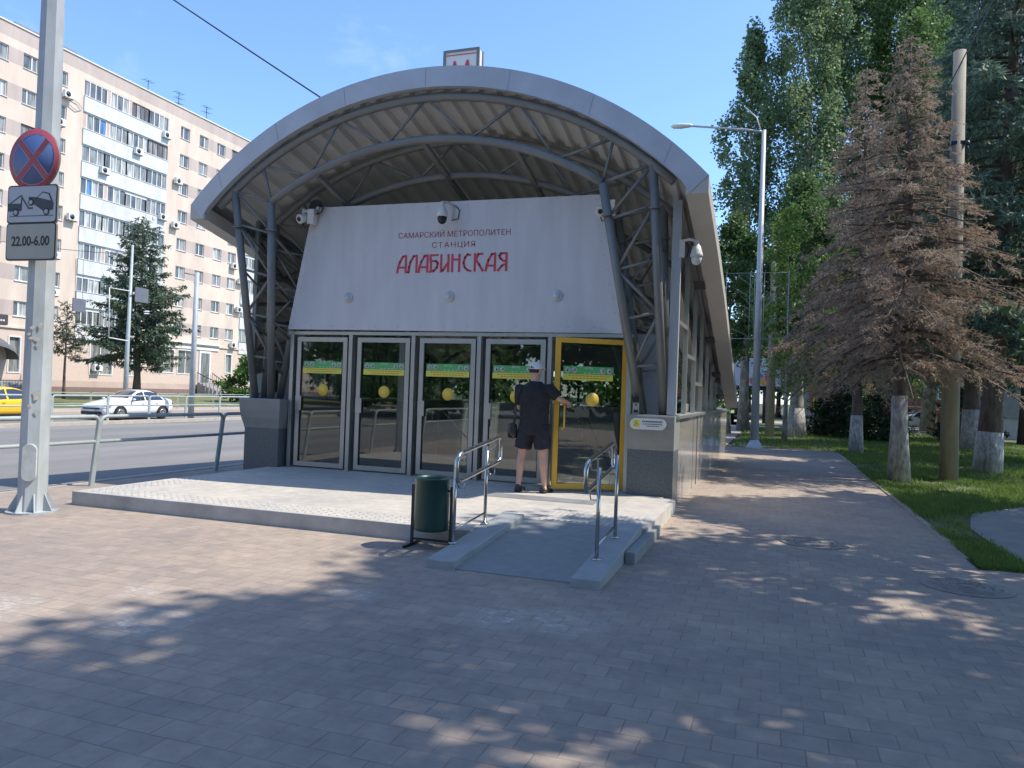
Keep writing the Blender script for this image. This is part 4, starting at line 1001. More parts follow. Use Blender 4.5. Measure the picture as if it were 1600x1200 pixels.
# ================================================================= CARS
m_tyre = pm('tyre', (.02, .02, .02), .8); m_rim = pm('rim', (.45, .46, .47), .3, metal=.7); m_win = pm('car_glass', (.02, .025, .03), .06, spec=.8, coat=1)
m_hl = pm('headlamp', (.35, .38, .42), .1, coat=1); m_tl = pm('tail_lamp', (.35, .01, .01), .2, coat=1); m_num = pm('number_plate', (.7, .7, .7), .5)
def car(label, loc, rot, paint, group=None, hatch=False, detail=True):
    T = Matrix.Translation(loc) @ Matrix.Rotation(rot, 4, 'Z')     # car points +x locally
    t = thing('parked_car' if not detail else 'car', label, 'car', loc, group)
    # stations: x, halfwidth, underside, belt z, top z, top halfwidth
    S = [(2.18, .55, .32, .52, .60, .50), (2.12, .74, .22, .58, .68, .66), (1.95, .82, .18, .62, .76, .72), (1.55, .86, .18, .66, .86, .76), (1.0, .87, .20, .80, .95, .76), (.72, .87, .20, .86, 1.02, .72), (.42, .87, .2, .88, 1.20, .64), (.10, .87, .2, .90, 1.37, .58), (-.25, .87, .2, .91, 1.44, .57), (-.65, .87, .2, .92, 1.44, .57), (-1.05, .86, .2, .94, 1.36, .58), (-1.42, .86, .2, .95, 1.19, .60), (-1.72, .84, .22, .95, 1.05, .66), (-2.05, .80, .26, .90, 1.02, .70), (-2.2, .70, .34, .80, .96, .62), (-2.24, .5, .42, .7, .85, .5)]
    if hatch: S = S[:9]+[(-.65, .87, .2, .92, 1.43, .57), (-1.15, .86, .2, .95, 1.38, .57), (-1.65, .85, .22, .97, 1.25, .58), (-1.95, .82, .26, .95, 1.06, .62), (-2.05, .76, .34, .85, .98, .6), (-2.09, .5, .42, .7, .85, .5)]
    mb = MB(T); Rg = []
    for x, w_, zb, zm, zt, wt in S:
        h = [(-w_*.80, zb), (-w_*.97, zb+.10), (-w_, (zb+zm)/2+.04), (-w_*.975, zm-.03), (-w_*.93, zm), (-wt-.01, zt-.045), (-wt*.86, zt-.005), (-wt*.4, zt+.02)]
        Rg.append([(x, y, z) for y, z in h]+[(x, -y, z) for y, z in reversed(h)])
    # wheel arches: lift the sill where the wheels are
    mb.rings(Rg, True); body = mb.build('body', paint, t)
    sm = body.modifiers.new('sub', 'SUBSURF'); sm.levels = 1; sm.render_levels = 1
    def pt(i, f, k):   # on the greenhouse side between belt (f=0) and roof edge (f=1)
        x, w_, zb, zm, zt, wt = S[i]; return Vector((x, k*(w_*.93*(1-f)+(wt+.01)*f+.022), zm*(1-f)+(zt-.045)*f))
    for k in (-1, 1):
        for (a, b, f0) in ((5, 8, .06), (8, (11 if not hatch else 11), .06)):
            mb = MB(T); low = [pt(i, f0, k) for i in range(a, b+1)]; hi_ = [pt(i, .93, k) for i in range(a, b+1)]
            sh = .05
            low[0].x -= sh; hi_[0].x -= sh; low[-1].x += sh; hi_[-1].x += sh
            if a == 5: low = low[0:]; hi_[0] = low[0]+Vector((0, 0, .02)); 
            if b >= 11: hi_[-1] = low[-1]+Vector((.04, 0, .05))
            P = low+hi_[::-1]; mb.add(P, [tuple(range(len(P)))]); mb.build('side_window', m_win, t)
        mb = MB(T); mb.sphere((.62, k*.96, .98), .06, .09, .055, 10, 6); mb.build('wing_mirror', paint, t)
        if detail:
            mb = MB(T); mb.obox((-.05, k*.878, .80), (.07, 0, 0), (0, .012, 0), (0, 0, .012)); mb.obox((-.95, k*.872, .82), (.07, 0, 0), (0, .012, 0), (0, 0, .012)); mb.build('door_handle', paint, t)
    def strip(fr, nm):
        mb = MB(T); P = []
        for f in fr:
            i = int(f); g = f-i; A, B = S[i], S[min(i+1, len(S)-1)]
            X, Z, W = (A[q]+(B[q]-A[q])*g for q in (0, 4, 5)); W *= .90; sx_ = .03 if nm == 'windscreen' else -.03
            P += [(X+sx_*(1-abs(y/W)), y, Z+.038-.035*abs(y/W)**3) for y in np.linspace(-W, W, 9)]
        k = len(fr); mb.add(P, [(r*9+j, r*9+j+1, r*9+10+j, r*9+9+j) for r in range(k-1) for j in range(8)], True); mb.build(nm, m_win, t)
    strip([5.05, 5.5, 6, 6.5, 7.0, 7.15], 'windscreen'); strip([9.9, 10.3, 11, 11.6, 11.9] if not hatch else [9.9, 10.3, 11, 11.5], 'rear_window')
    for wx in (1.30, -1.32):
        for k in (-1, 1):
            mb = MB(T); y0 = k*.70; a, b_ = sorted((k*.66, k*.885)); mb.lathe([(.30, a), (.315, a+.03), (.315, b_-.03), (.295, b_)], (wx, 0, .315), 24, 'y'); wh = mb.build('tyre', m_tyre, t)
            mb = MB(T); yo = k*.889; mb.lathe([(.20, k*.86), (.205, yo), (.17, yo-.0*k), (.03, yo+k*.008)], (wx, 0, .315), 20, 'y')
            mb.build('rim', m_rim, wh)
            mb = MB(T)
            for q in range(10):
                a = 2*PI*q/10; mb.obox((wx+.125*math.cos(a), k*.897, .315+.125*math.sin(a)), (.045*math.cos(a), 0, .045*math.sin(a)), (0, .003, 0), (-.014*math.sin(a), 0, .014*math.cos(a)))
            mb.build('rim_openings', m_tyre, wh)
            mb = MB(T); n = 14; Rq = []   # dark wheel arch
            mb.prism([(wx+.375*math.cos(PI*q/n), .315+.375*math.sin(PI*q/n)) for q in range(n+1)], XZ, k*.60, k*.872); mb.build('wheel_arch', m_blk, t)
    if detail:
        for k in (-1, 1):
            mb = MB(T); mb.add([(2.10, k*.55, .64), (1.78, k*.842, .72), (1.66, k*.852, .66), (1.95, k*.80, .56), (2.135, k*.60, .55)], [(0, 1, 2, 3, 4)]); mb.v = [(x+.05, y*1.03, z+.02) for x, y, z in mb.v]; mb.build('headlight', m_hl, t)
            mb = MB(T); mb.add([(-2.22, k*.42, .86), (-2.21, k*.66, .90), (-1.98, k*.80, .88), (-2.05, k*.81, .76), (-2.24, k*.52, .76)], [(0, 1, 2, 3, 4)]); mb.v = [(x-.02, y*1.03, z) for x, y, z in mb.v]; mb.build('tail_light', m_tl, t)
            mb = MB(T); mb.box(-2.0, 1.9, k*.868-.004, k*.868+.004, .22, .30); mb.build('sill_trim', m_blk, t)
        mb = MB(T); mb.box(2.10, 2.20, -.60, .60, .26, .40); mb.box(2.12, 2.205, -.50, .50, .50, .57); mb.build('grille', m_blk, t)
        mb = MB(T); mb.box(2.186, 2.20, -.26, .26, .40, .50); mb.build('number_plate', m_num, t)
    return t
m_cw = pm('white_car_paint', (.74, .75, .76), .25, var=.03, coat=.6); m_cy = pm('yellow_car_paint', (.80, .50, .03), .25, var=.03, coat=.6)
m_cd = pm('dark_car_paint', (.03, .035, .045), .25, var=.03, coat=.6); m_cs = pm('silver_car_paint', (.4, .42, .44), .3, var=.03, coat=.6)
car('white saloon car driving left behind the median railing', (-30.05, 18.43, -.415), R(-90), m_cw, 'cars on the street')
car('yellow taxi cut off by the left edge of the photo', (-31.3, 12.25, -.415), R(-90), m_cy, 'cars on the street')
car('dark car parked beyond the park in front of the red building', (3.6, 47.5, 0), R(200), m_cd, 'cars parked beyond the park', detail=False)
car('white car parked beyond the park, between the whitewashed trunks', (9.3, 44.5, 0), R(172), m_cw, 'cars parked beyond the park', detail=False)
car('dark car parked far off, seen past the end of the pavilion', (-3.1, 62, 0), R(95), m_cd, 'cars parked beyond the park', detail=False)
car('white car far off, just above the dark car past the pavilion end', (-4.4, 78, 0), R(95), m_cw, 'cars parked beyond the park', detail=False)
# ================================================================= APARTMENT BLOCK ACROSS THE STREET
m_cream = pm('cream_render', (.64, .535, .445), .85, var=.16, scale=.9, bump=.1, stretch=(1, 1, .25))
m_mauve = pm('mauve_render', (.47, .39, .35), .85, var=.16, scale=.9, stretch=(1, 1, .25))
m_bwhite = pm('balcony_white', (.60, .62, .63), .7, var=.18, scale=1.3, stretch=(1, 1, .4))
m_frame = pm('window_frame_white', (.68, .68, .67), .5, var=.04)
m_bframe = pm('window_frame_brown', (.16, .09, .07), .6, var=.1)
m_plinth = pm('plinth_pink', (.50, .39, .33), .85, var=.12, scale=.8); m_plinthd = pm('plinth_brown', (.22, .15, .13), .85, var=.15)
def panemat(nm, c):
    m, nt, b = newmat(nm); b.inputs['Roughness'].default_value = .08; b.inputs['Specular IOR Level'].default_value = .7
    f = ramp(nt, noise(nt, 1.5, 2, stretch=(1, 3, .4)), .4, .6); nt.links.new(mixrgb(nt, f, tuple(x*.45 for x in c), c), b.inputs['Base Color']); return m
P_DK = panemat('pane_dark', (.15, .165, .17)); P_MD = panemat('pane_curtain', (.30, .31, .29)); P_LT = panemat('pane_pale_curtain', (.52, .53, .49)); P_BL = panemat('pane_blue_sheet', (.10, .25, .5))
FX = -54.0
def facade(bld, y0, y1, ztop, cols, blocks, shops, rows=8, zc0=25.25, mauve=None, rnd=11):
    rn = random.Random(rnd)
    ops = []
    for k in range(rows):
        zc = zc0-2.67*k
        for c in cols: ops.append((c-.6, c+.6, zc-.575, zc+.575))
        for a, b in blocks: ops.append((a, b, zc-.66, zc+.70))
    ops += shops
    ys = sorted(set([y0, y1]+[o[0] for o in ops]+[o[1] for o in ops])); zs = sorted(set([.2, ztop, 1.25, .75, 5.05, 5.25, 26.45]+[o[2] for o in ops]+[o[3] for o in ops]))
    mb = MB()
    for ya, yb in zip(ys, ys[1:]):
        for za, zb in zip(zs, zs[1:]):
            ym, zm = (ya+yb)/2, (za+zb)/2
            if any(o[0] < ym < o[1] and o[2] < zm < o[3] for o in ops): continue
            mi = 0
            if zm > 26.45: mi = 1
            elif zm < .75: mi = 3
            elif zm < 1.25: mi = 2
            else:
                for k in range(rows):
                    if abs(zm-(zc0-2.67*k)) < .575:
                        for a, b in (mauve or []):
                            if a < ym < b and not (k == 0 and a == 47.9): mi = 1
            if mi == 0 and zm < 5.05: mi = 4
            for A, B in blocks:
                if A-.01 < ym < B+.01 and 5.25 < zm < zc0+.7: mi = 5
            mb.add([(FX, ya, za), (FX, yb, za), (FX, yb, zb), (FX, ya, zb)], [(0, 1, 2, 3)], False, mi)
    for o in ops:   # reveals
        d = .16; a, b, c, e = o
        mb.add([(FX, a, c), (FX, b, c), (FX, b, e), (FX, a, e), (FX-d, a, c), (FX-d, b, c), (FX-d, b, e), (FX-d, a, e)], [(0, 1, 5, 4), (1, 2, 6, 5), (2, 3, 7, 6), (3, 0, 4, 7)])
    mb.add([(FX, y0, .2), (FX-14, y0, .2), (FX-14, y0, ztop), (FX, y0, ztop), (FX, y1, .2), (FX-14, y1, .2), (FX-14, y1, ztop), (FX, y1, ztop)], [(0, 1, 2, 3), (4, 7, 6, 5), (1, 5, 6, 2), (2, 6, 7, 3)])
    wall = mb.build('wall', [m_cream, m_mauve, m_plinth, m_plinthd, pm('shop_render', (.60, .48, .40), .85, var=.08), m_bwhite], bld)
    mb = MB(); mb.box(FX-.3, FX+.08, y0-.05, y1+.05, ztop, ztop+.10); mb.build('coping', m_frame, wall)
    mb = MB(); mb.box(FX, FX+.12, y0, y1, 5.06, 5.2); mb.build('cornice', m_cream, wall)
    nwin = 0
    for k in range(rows):
        zc = zc0-2.67*k
        for c in cols:
            mb = MB(); x = FX-.155; a, b, lo, hi = c-.6, c+.6, zc-.575, zc+.575
            fm = 1 if rn.random() < .05 else 0
            mb.box(x, x+.05, a, a+.07, lo, hi); mb.box(x, x+.05, b-.07, b, lo, hi); mb.box(x, x+.05, a+.07, b-.07, hi-.07, hi); mb.box(x, x+.05, a+.07, b-.07, lo, lo+.07)
            mid = c+rn.choice((-.05, .15, -.15)); mb.box(x, x+.055, mid-.045, mid+.045, lo+.07, hi-.07)
            mb.box(x, FX+.07, a-.04, b+.04, lo-.045, lo-.002)
            wn = mb.build('window', m_bframe if fm else m_frame, bld)
            mb = MB(); mb.box(x-.01, x+.012, a+.02, mid, lo, hi, 0); mb.box(x-.01, x+.012, mid, b-.02, lo, hi, 1)
            pool = [P_DK, P_MD, P_LT, P_MD, P_DK]; mb.build('pane', [rn.choice(pool), rn.choice(pool)], wn)
        for A, B in blocks:
            lo, hi = zc-.66, zc+.70
            mb = MB(); mb.box(FX+.0, FX+.10, A, B, lo-1.25, lo); bal = mb.build('balcony_parapet', m_bwhite, bld)
            mb = MB(); mb.box(FX-.02, FX+.14, A, B, lo, lo+.045); mb.build('sill', m_plinthd if rn.random() < .4 else m_frame, bal)
            # four flats' glazing
            q = A+.03; fb = 0
            gl = MB(); fr = MB()
            nseg = 4; L = (B-A)/nseg
            for si in range(nseg):
                s0, s1 = A+si*L, A+(si+1)*L; cnt = rn.choice((3, 4, 4)); brown = rn.random() < .05; wl_ = rn.random() < .4
                if wl_: fr.box(FX-.1, FX-.02, s0, s0+.38, lo+.05, hi, 2); s0 += .38
                wpan = (s1-s0)/cnt; mi = 1 if brown else 0; hh = hi-(rn.choice((0, .0, .16)))
                fr.box(FX-.1, FX-.02, s0, s1, hh-.06, hi, mi)
                for j in range(cnt+1):
                    y = s0+j*wpan; fr.box(FX-.095, FX-.015, y-.04, y+.04, lo+.05, hh-.061, mi)
                for j in range(cnt):
                    r = rn.random(); gl.box(FX-.12, FX-.07, s0+j*wpan+.041, s0+(j+1)*wpan-.041, lo+.04, hh-.062, 0 if r < .5 else 1 if r < .8 else 2 if r < .992 else 3)
            fr.build('glazing_frame', [m_frame, m_bframe, m_plinth], bal); gl.build('glazing', [P_DK, P_MD, P_LT, P_BL], bal)
    for o in shops:
        a, b, lo, hi = o; mb = MB(); x = FX-.155
        for r in ((a, a+.1, lo, hi), (b-.1, b, lo, hi), (a+.1, b-.1, hi-.1, hi), (a+.1, b-.1, lo, lo+.1)): mb.box(x, FX+.04, r[0], r[1], r[2], r[3])
        if b-a > 1.6: mb.box(x, x+.06, (a+b)/2-.04, (a+b)/2+.04, lo+.1, hi-.1)
        w_ = mb.build('shop_window', m_frame, bld); mb = MB(); mb.box(x-.01, x+.012, a+.02, b-.02, lo, hi); mb.build('pane', P_MD if rn.random() < .5 else P_DK, w_)
b1 = thing('apartment_block', 'long nine-storey cream and mauve apartment block with white glazed balconies and shops below', 'apartment building', (FX, 45, .2))
cols = [26.2, 28.87, 31.25, 33.85, 47.3, 49.8, 52.3, 54.5]
mauve = [(26.8, 28.27), (29.47, 30.65), (31.85, 33.25), (47.9, 49.2), (50.4, 51.7), (52.9, 53.9)]
shops = [(30.35, 31.4, 1.7, 4.5), (32.4, 33.8, 1.7, 4.6), (37.5, 39.9, 1.8, 4.7), (41.2, 43.0, 1.8, 4.7), (44.6, 47.0, 2.25, 4.55), (47.35, 49.7, 2.2, 4.6), (54.0, 55.1, 2.5, 4.55), (27.6, 29.2, 1.0, 4.3), (57.5, 60.5, 1.5, 4.6), (66, 69, 1.5, 4.6), (20, 23, 1.5, 4.6), (15, 18, 1.5, 4.6)]
facade(b1, 12, 78, 27.5, cols+[67, 69.5, 72], [(35.97, 45.15), (56.0, 64.9), (14.5, 23.8)], shops, mauve=mauve)
# shop front trim and entrance at the right, shop entrance at the left
mb = MB(); mb.box(FX+.01, FX+.10, 44.3, 53.0, 4.7, 4.95); mb.box(FX+.012, FX+.25, 44.3, 53.0, 5.21, 5.3); mb.build('shop_cornice', m_frame, b1)
mb = MB(); mb.box(FX+.005, FX+.09, 50.25, 51.9, 1.3, 4.6); e_ = mb.build('entrance_surround', m_frame, b1)
mb = MB(); mb.box(FX+.095, FX+.12, 50.5, 51.65, 1.45, 4.4); mb.build('entrance_door', P_DK, e_)
mb = MB()
for i in range(9): mb.box(FX+.15+.32*i, FX+.15+.32*(i+1), 50.0+.02*i*i, 52.0+.01*i*i-.1*i, .1, 1.45-.15*i)
stp = mb.build('entrance_steps', pm('step_stone', (.33, .32, .31), .9, var=.2), b1)
mb = MB()
for sgn, ya in ((0, 49.95), (1, 52.1)):
    P = [Vector((FX+.15+.32*i, ya+(.02*i*i if not sgn else .01*i*i-.1*i), 1.5-.15*i)) for i in range(9)]
    mb.tube([p+Vector((0, 0, .95)) for p in P], .04, 6); 
    for p in P: mb.tube([p, p+Vector((0, 0, .95))], .02, 5)
mb.build('step_railing', m_darkmet, stp)
mb = MB(); mb.box(FX+.02, FX+.12, 27.3, 30.2, 5.25, 6.0); sg = mb.build('shop_signboard', pm('sign_dark', (.07, .06, .065), .5), b1)
mb = MB(); y = 28.6
for q in range(7): mb.box(FX+.121, FX+.135, y+q*.2, y+q*.2+.14, 5.5, 5.62)
mb.build('sign_lettering', m_wht, sg)
mb = MB(); n = 10
Rg = [[(FX+1.3*math.sin(PI/2*i/6), 28.2+(2.1)*math.cos(PI*j/n)*1.0, 2.7+1.9*math.sin(PI*j/n)*(math.cos(PI/2*i/6)*.5+.5)) for j in range(n+1)] for i in range(7)]
mb.rings(Rg, True, 0, False, False); mb.build('entrance_awning', pm('awning_grey', (.12, .12, .13), .5), b1)
mb = MB()
for i in range(7): mb.box(FX+.2+.32*i, FX+.2+.32*(i+1), 26.4, 31.6, .1, 1.15-.14*i)
lst = mb.build('shop_steps', bpy.data.materials['step_stone'], b1)
mb = MB()
for y in np.arange(26.4, 31.7, .22): mb.tube([(FX+2.6, y, .1), (FX+2.6, y, 1.15)], .018, 4)
mb.tube([(FX+2.6, 26.4, 1.15), (FX+2.6, 31.6, 1.15)], .03, 6)
for x in np.arange(FX+.3, FX+2.6, .22): mb.tube([(x, 31.6, .1), (x, 31.6, 2.1-(x-FX)*.38)], .018, 4)
mb.tube([(FX+.3, 31.6, 2.1), (FX+2.6, 31.6, 1.15)], .03, 6)
mb.build('shop_step_railing', m_darkmet, lst)
mb = MB(); mb.box(FX-10, FX-6, 52, 55, 27.5, 28.6); mb.box(FX-4, FX-2.4, 55.6, 57.4, 27.5, 28.45); mb.box(FX-4.3, FX-2.1, 55.4, 57.6, 28.45, 28.6); mb.build('roof_vent', m_mauve, b1)
mb = MB(); mb.box(FX-3.5, FX-1.5, 31, 36.5, 28.35, 28.5); mb.box(FX-3.2, FX-3, 31.2, 31.4, 27.5, 28.35); mb.box(FX-3.2, FX-3, 36, 36.2, 27.5, 28.35); mb.build('roof_canopy', m_steel, b1)
# neighbouring block further left (seen mirrored in the doors)
b2 = thing('apartment_block', 'second cream apartment block further left along the street, outside the picture', 'apartment building', (FX, -60, .2))
facade(b2, -110, -24, 27.5, [-96, -93, -84, -81, -62, -59, -56, -37, -34, -31], [(-78, -66), (-52, -41)], [(-80, -74, 1.5, 4.6), (-60, -54, 1.5, 4.6), (-40, -34, 1.5, 4.6)], mauve=[(-61, -60), (-58, -57), (-36, -35)], rnd=5)

# air conditioners on the facade
def ac_unit(name, label, y, z):
    t = thing(name, label, 'air conditioner', (FX+.1, y, z), 'air conditioners on the apartment block')
    mb = MB(); mb.box(FX+.12, FX+.44, y-.42, y+.42, z-.28, z+.28); mb.build('casing', m_wht, t, bevel=.03)
    mb = MB(); mb.lathe([(.21, FX+.441), (.21, FX+.455)], (0, y-.12, z), 20, 'x'); mb.build('fan_grille', m_darkmet, t)
    mb = MB(); mb.box(FX+.0, FX+.42, y-.36, y-.31, z-.34, z-.285); mb.box(FX+.0, FX+.42, y+.31, y+.36, z-.34, z-.285); mb.build('bracket', m_steel, t)
    return t
A0 = ac_unit('air_conditioner', 'air conditioner with a looped hose under the topmost window right of the sign pole', 34.31, 24.0)
mb = MB(); mb.tube([(FX+.15, 34.7, 23.9), (FX+.12, 35.4, 23.75), (FX+.12, 35.75, 23.4), (FX+.12, 35.2, 23.1), (FX+.12, 34.6, 23.3)], .035, 6); mb.build('hose', m_steel2, A0)
A1 = ac_unit('air_conditioner', 'air conditioner right of the sign pole, one storey below the looped hose', 33.68, 21.6)
ACS = [(44.7, 24.2, 'air conditioner on the right end of the topmost white balcony'), (41.5, 21.7, 'air conditioner on the second white balcony parapet from the top'), (38.04, 19.0, 'air conditioner on the third white balcony parapet from the top'),
       (46.35, 20.4, 'air conditioner in the corner right of the third balcony row'), (35.1, 14.4, 'air conditioner at the left edge of the fifth balcony row'), (44.6, 16.6, 'air conditioner above the tip of the big spruce, left one of two'), (46.2, 16.2, 'air conditioner right of the tip of the big spruce, right one of two'),
       (54.3, 16.7, 'upper air conditioner beside the roof corner of the pavilion'), (54.6, 13.75, 'air conditioner one storey under the one at the roof corner of the pavilion'), (38.1, 2.4, 'air conditioner on the plinth wall in the shade of the spruce'), (55.7, 12.3, 'air conditioner beside the left lattice column, highest'),
       (55.6, 9.3, 'air conditioner beside the left lattice column, second'), (54.9, 5.5, 'air conditioner above the small shop window near the round bush'), (33.7, 11.1, 'air conditioner right of the time plate on the sign pole'), (33.7, 8.15, 'air conditioner right of the sign pole, below the time plate')]
for y, z, l in ACS: copy_tree(A1, l, loc=(FX+.1, y, z))
# roof antennas
def antenna(label, y, h, kind):
    t = thing('roof_antenna', label, 'antenna', (FX-4, y, 27.5), 'antennas on the apartment roof'); x = FX-4
    mb = MB(); mb.tube([(x, y, 27.5), (x, y, 27.5+h)], .035, 5); mb.build('mast', m_darkmet, t)
    mb = MB()
    for i in range(kind):
        z = 27.5+h*(.95-.16*i); L = 1.2-.2*i; mb.tube([(x, y-L/2, z), (x, y+L/2, z+.1)], .018, 4)
        for q in (-.4, 0, .4): mb.tube([(x-.4, y+q*L, z+.05), (x+.4, y+q*L, z+.05)], .014, 4)
    mb.build('elements', m_darkmet, t)
antenna('single mast roof antenna nearest the sign pole', 46.5, 3.0, 1); antenna('wide many-armed roof antenna in the middle of the roof edge', 50.5, 3.4, 3); antenna('narrow roof antenna above the right end of the balconies', 54.5, 3.4, 2); antenna('short roof antenna just above the pavilion arch', 66.0, 4.2, 1)

# street masts on the far side
t = thing('street_mast', 'thick grey mast with a short arm standing right of the white car', 'pole', (-28.0, 20.4, -.33))
mb = MB(); mb.tube([(-28.0, 20.4, -.33), (-28, 20.45, 7.1)], [.15, .11], 12); mb.build('shaft', m_pole, t)
mb = MB(); mb.tube([(-28, 20.45, 6.95), (-28.3, 19.9, 7.0)], .03, 6); mb.build('arm', m_steel, t)
t = thing('street_lamp_post', 'slim pale lamp post in front of the big spruce across the road', 'lamp post', (-38.0, 25.9, -.25))
mb = MB(); mb.tube([(-38.0, 25.9, -.25), (-38, 25.9, 3), (-38, 26.0, 9.9)], [.16, .13, .07], 10); mb.build('shaft', m_rail, t)
mb = MB(); P = [(-37.9, 24.4, 4.0), (-37.9, 24.3, 7.0), (-37.9, 25.8, 7.0)]; mb.tube(P, .035, 5); mb.tube([(-37.9, 24.4, 4.0), (-37.9, 25.85, 3.9)], .035, 5); mb.build('garland_frame', m_frame, t)
t = thing('sign_board_back', 'grey back of a sign board fixed to the slim lamp post before the spruce', 'road sign', (-37.8, 26.6, 6.9))
mb = MB(); mb.box(-37.8, -37.74, 26.1, 27.15, 6.4, 7.3); mb.build('board', m_darkmet2 if 'm_darkmet2' in globals() else pm('board_back', (.13, .15, .18), .6), t)
mb = MB(); mb.box(-37.85, -37.801, 25.9, 27.1, 6.8, 6.87); mb.build('bracket', m_steel, t)
t = thing('sign_board_back', 'grey back of a sign board hanging from a span wire, above the slender pine', 'road sign', (-38, 22.1, 5.7))
mb = MB(); mb.box(-37.8, -37.74, 21.7, 22.55, 5.3, 6.05); mb.build('board', bpy.data.materials['board_back'] if 'board_back' in bpy.data.materials else m_darkmet, t)
mb = MB(); mb.tube([(-37.83, 21.9, 6.0), (-37.9, 21.9, 8.3)], .012, 5); mb.tube([(-37.83, 22.4, 6.0), (-37.9, 22.4, 8.35)], .012, 5); mb.build('hanger', m_darkmet, t)
def cable(label, P, r=.012, nm='overhead_cable'):
    mb = MB(); mb.tube(P, r, 5); props(mb.build(nm, m_blk, loc=tuple(P[0])), label, 'cable')
def sag(a, b, s, n=10):
    a, b = Vector(a), Vector(b); return [a.lerp(b, i/n)-Vector((0, 0, s*4*(i/n)*(1-i/n))) for i in range(n+1)]
cable('span wire from the slim lamp post to the left, carrying the hanging board', sag((-38, 25.95, 9.3), (-37.8, 0, 9.0), .9), .015)
cable('black overhead cable crossing the sky down to the pavilion roof', sag((-24, 7, 17.4), (-5.0, 7.6, 5.0), .12, 14), .022)

# ================================================================= RIGHT: LAMP POST, CONCRETE POLE, BACKGROUND
lx, ly = -.55, 15.25
t = thing('street_lamp', 'tall galvanised street lamp with one arm at the far end of the paving', 'street lamp', (lx, ly, 0))
mb = MB(); mb.tube([(lx, ly, .02), (lx, ly, 10.45)], [.135, .065], 12); mb.build('shaft', m_steel2, t)
mb = MB(); Rg = [[(lx+s*(1 if a in (0, 3) else -1), ly+s*(1 if a < 2 else -1), z) for a in range(4)] for z, s in ((.0, .26), (.03, .26), (.26, .13))]; mb.rings(Rg, False); mb.build('base', m_steel2, t)
mb = MB(); mb.tube([(lx, ly, 10.40), (lx-.6, ly, 10.52), (lx-2.35, ly, 10.78)], .035, 8); mb.tube([(lx, ly, 10.15), (lx-.25, ly, 10.9), (lx-.62, ly+.1, 11.3)], .02, 6); mb.build('arm', m_steel2, t)
mb = MB(); mb.rings([[(lx-2.3-u, ly+w_*math.cos(2*PI*j/12), 10.80+u*.02+h_*math.sin(2*PI*j/12)) for j in range(12)] for u, w_, h_ in ((0, .03, .03), (.1, .09, .06), (.4, .15, .085), (.65, .12, .07), (.74, .03, .02))]); mb.build('lamp_head', m_wht, t)
t = thing('garland_frame', 'rectangular wire frame with light garlands fixed to the tall street lamp', 'light frame', (lx, ly-.15, 3.5))
mb = MB(); xa, xb, za, zb = -1.58, .36, 3.57, 5.73; yq = ly-.12
mb.tube([(xa, yq, za), (xa, yq, zb), (xb, yq, zb), (xb, yq, za), (xa, yq, za)], .012, 5, cap=False)
for x in np.linspace(xa+.75, xb-.75, 4): mb.tube([(x, yq, za), (x, yq, zb)], .009, 4)
mb.build('frame', m_rail, t)
mb = MB(); rn = random.Random(3)
for i in range(12):
    s = -1 if i % 2 else 1; z = rn.uniform(za+.3, zb-.1); x0_ = lx+s*.12; mb.tube([(x0_, yq, z-.5), (x0_+s*.25, yq, z-.2), (x0_+s*rn.uniform(.4, .75), yq, z)], .005, 4)
for x, s in ((xa, 1), (xb, -1)):
    for z in np.arange(za, zb, .09): mb.box(x-.016, x+.016, yq-.02, yq+.005, z, z+.035)
mb.build('garland', m_rail, t)
t = thing('concrete_pole', 'bare conical concrete pole standing among the dead spruces', 'pole', (3.51, 7.15, 0))
mb = MB(); mb.tube([(3.51, 7.15, -.05), (3.50, 7.15, 9.05)], [.185, .122], 16); mb.build('shaft', m_concp, t)
mb = MB(); mb.box(3.36, 3.66, 7.02, 7.10, 7.05, 7.12); mb.tube([(3.62, 7.0, 7.08), (3.68, 6.95, 6.9), (3.63, 7.0, 6.7)], .015, 6); mb.lathe([(.04, 0), (.05, .05), (.03, .1)], (3.66, 7.0, 7.0), 8); mb.build('insulator_bracket', m_darkmet, t)
t = thing('concrete_pole', 'second concrete pole, beyond the street lamp beside the pale poplar trunks', 'pole', (-.12, 23.9, 0))
mb = MB(); mb.tube([(-.12, 23.9, -.05), (-.12, 23.9, 9)], [.2, .14], 14); mb.build('shaft', m_concp, t)
mb = MB(); mb.box(-.45, .2, 23.83, 23.88, 8.5, 8.56); mb.build('crossarm', m_darkmet, t)
cable('thin black cable passing the top of the concrete pole, left one of the pair', sag((4.9, 7.6, 12.4), (1.3, 7.4, 4.9), .3), .011)
cable('thin black cable crossing in front of the concrete pole, right one of the pair', sag((5.1, 6.9, 12.6), (1.9, 6.9, 5.4), .25), .013)
# red brick building
m_brick = pm('red_brick', (.26, .10, .065), .9, var=.3, scale=1.5); 
t = thing('brick_building', 'red brick building behind the park with a yellow sign on its wall', 'building', (8, 60, 0))
mb = MB(); mb.box(2.0, 24, 60, 75, 0, 7.5); mb.build('wall', m_brick, t)
mb = MB(); mb.box(1.8, 24.2, 59.8, 75.2, 7.5, 7.8); mb.build('roof', m_steel, t)
mb = MB()
for z in (1.0, 1.5): mb.box(2.0, 24, 59.985, 59.999, z, z+.06)
mb.build('string_course', m_plinth, t)
for x in (5.9, 9.0, 12.1, 15.2, 18.3):
    mb = MB(); mb.box(x, x+1.5, 59.94, 60.02, 2.2, 4.2); w_ = mb.build('window', m_frame, t); mb = MB(); mb.box(x+.08, x+.71, 59.92, 59.945, 2.28, 4.12); mb.box(x+.79, x+1.42, 59.92, 59.945, 2.28, 4.12); mb.build('pane', P_DK, w_)
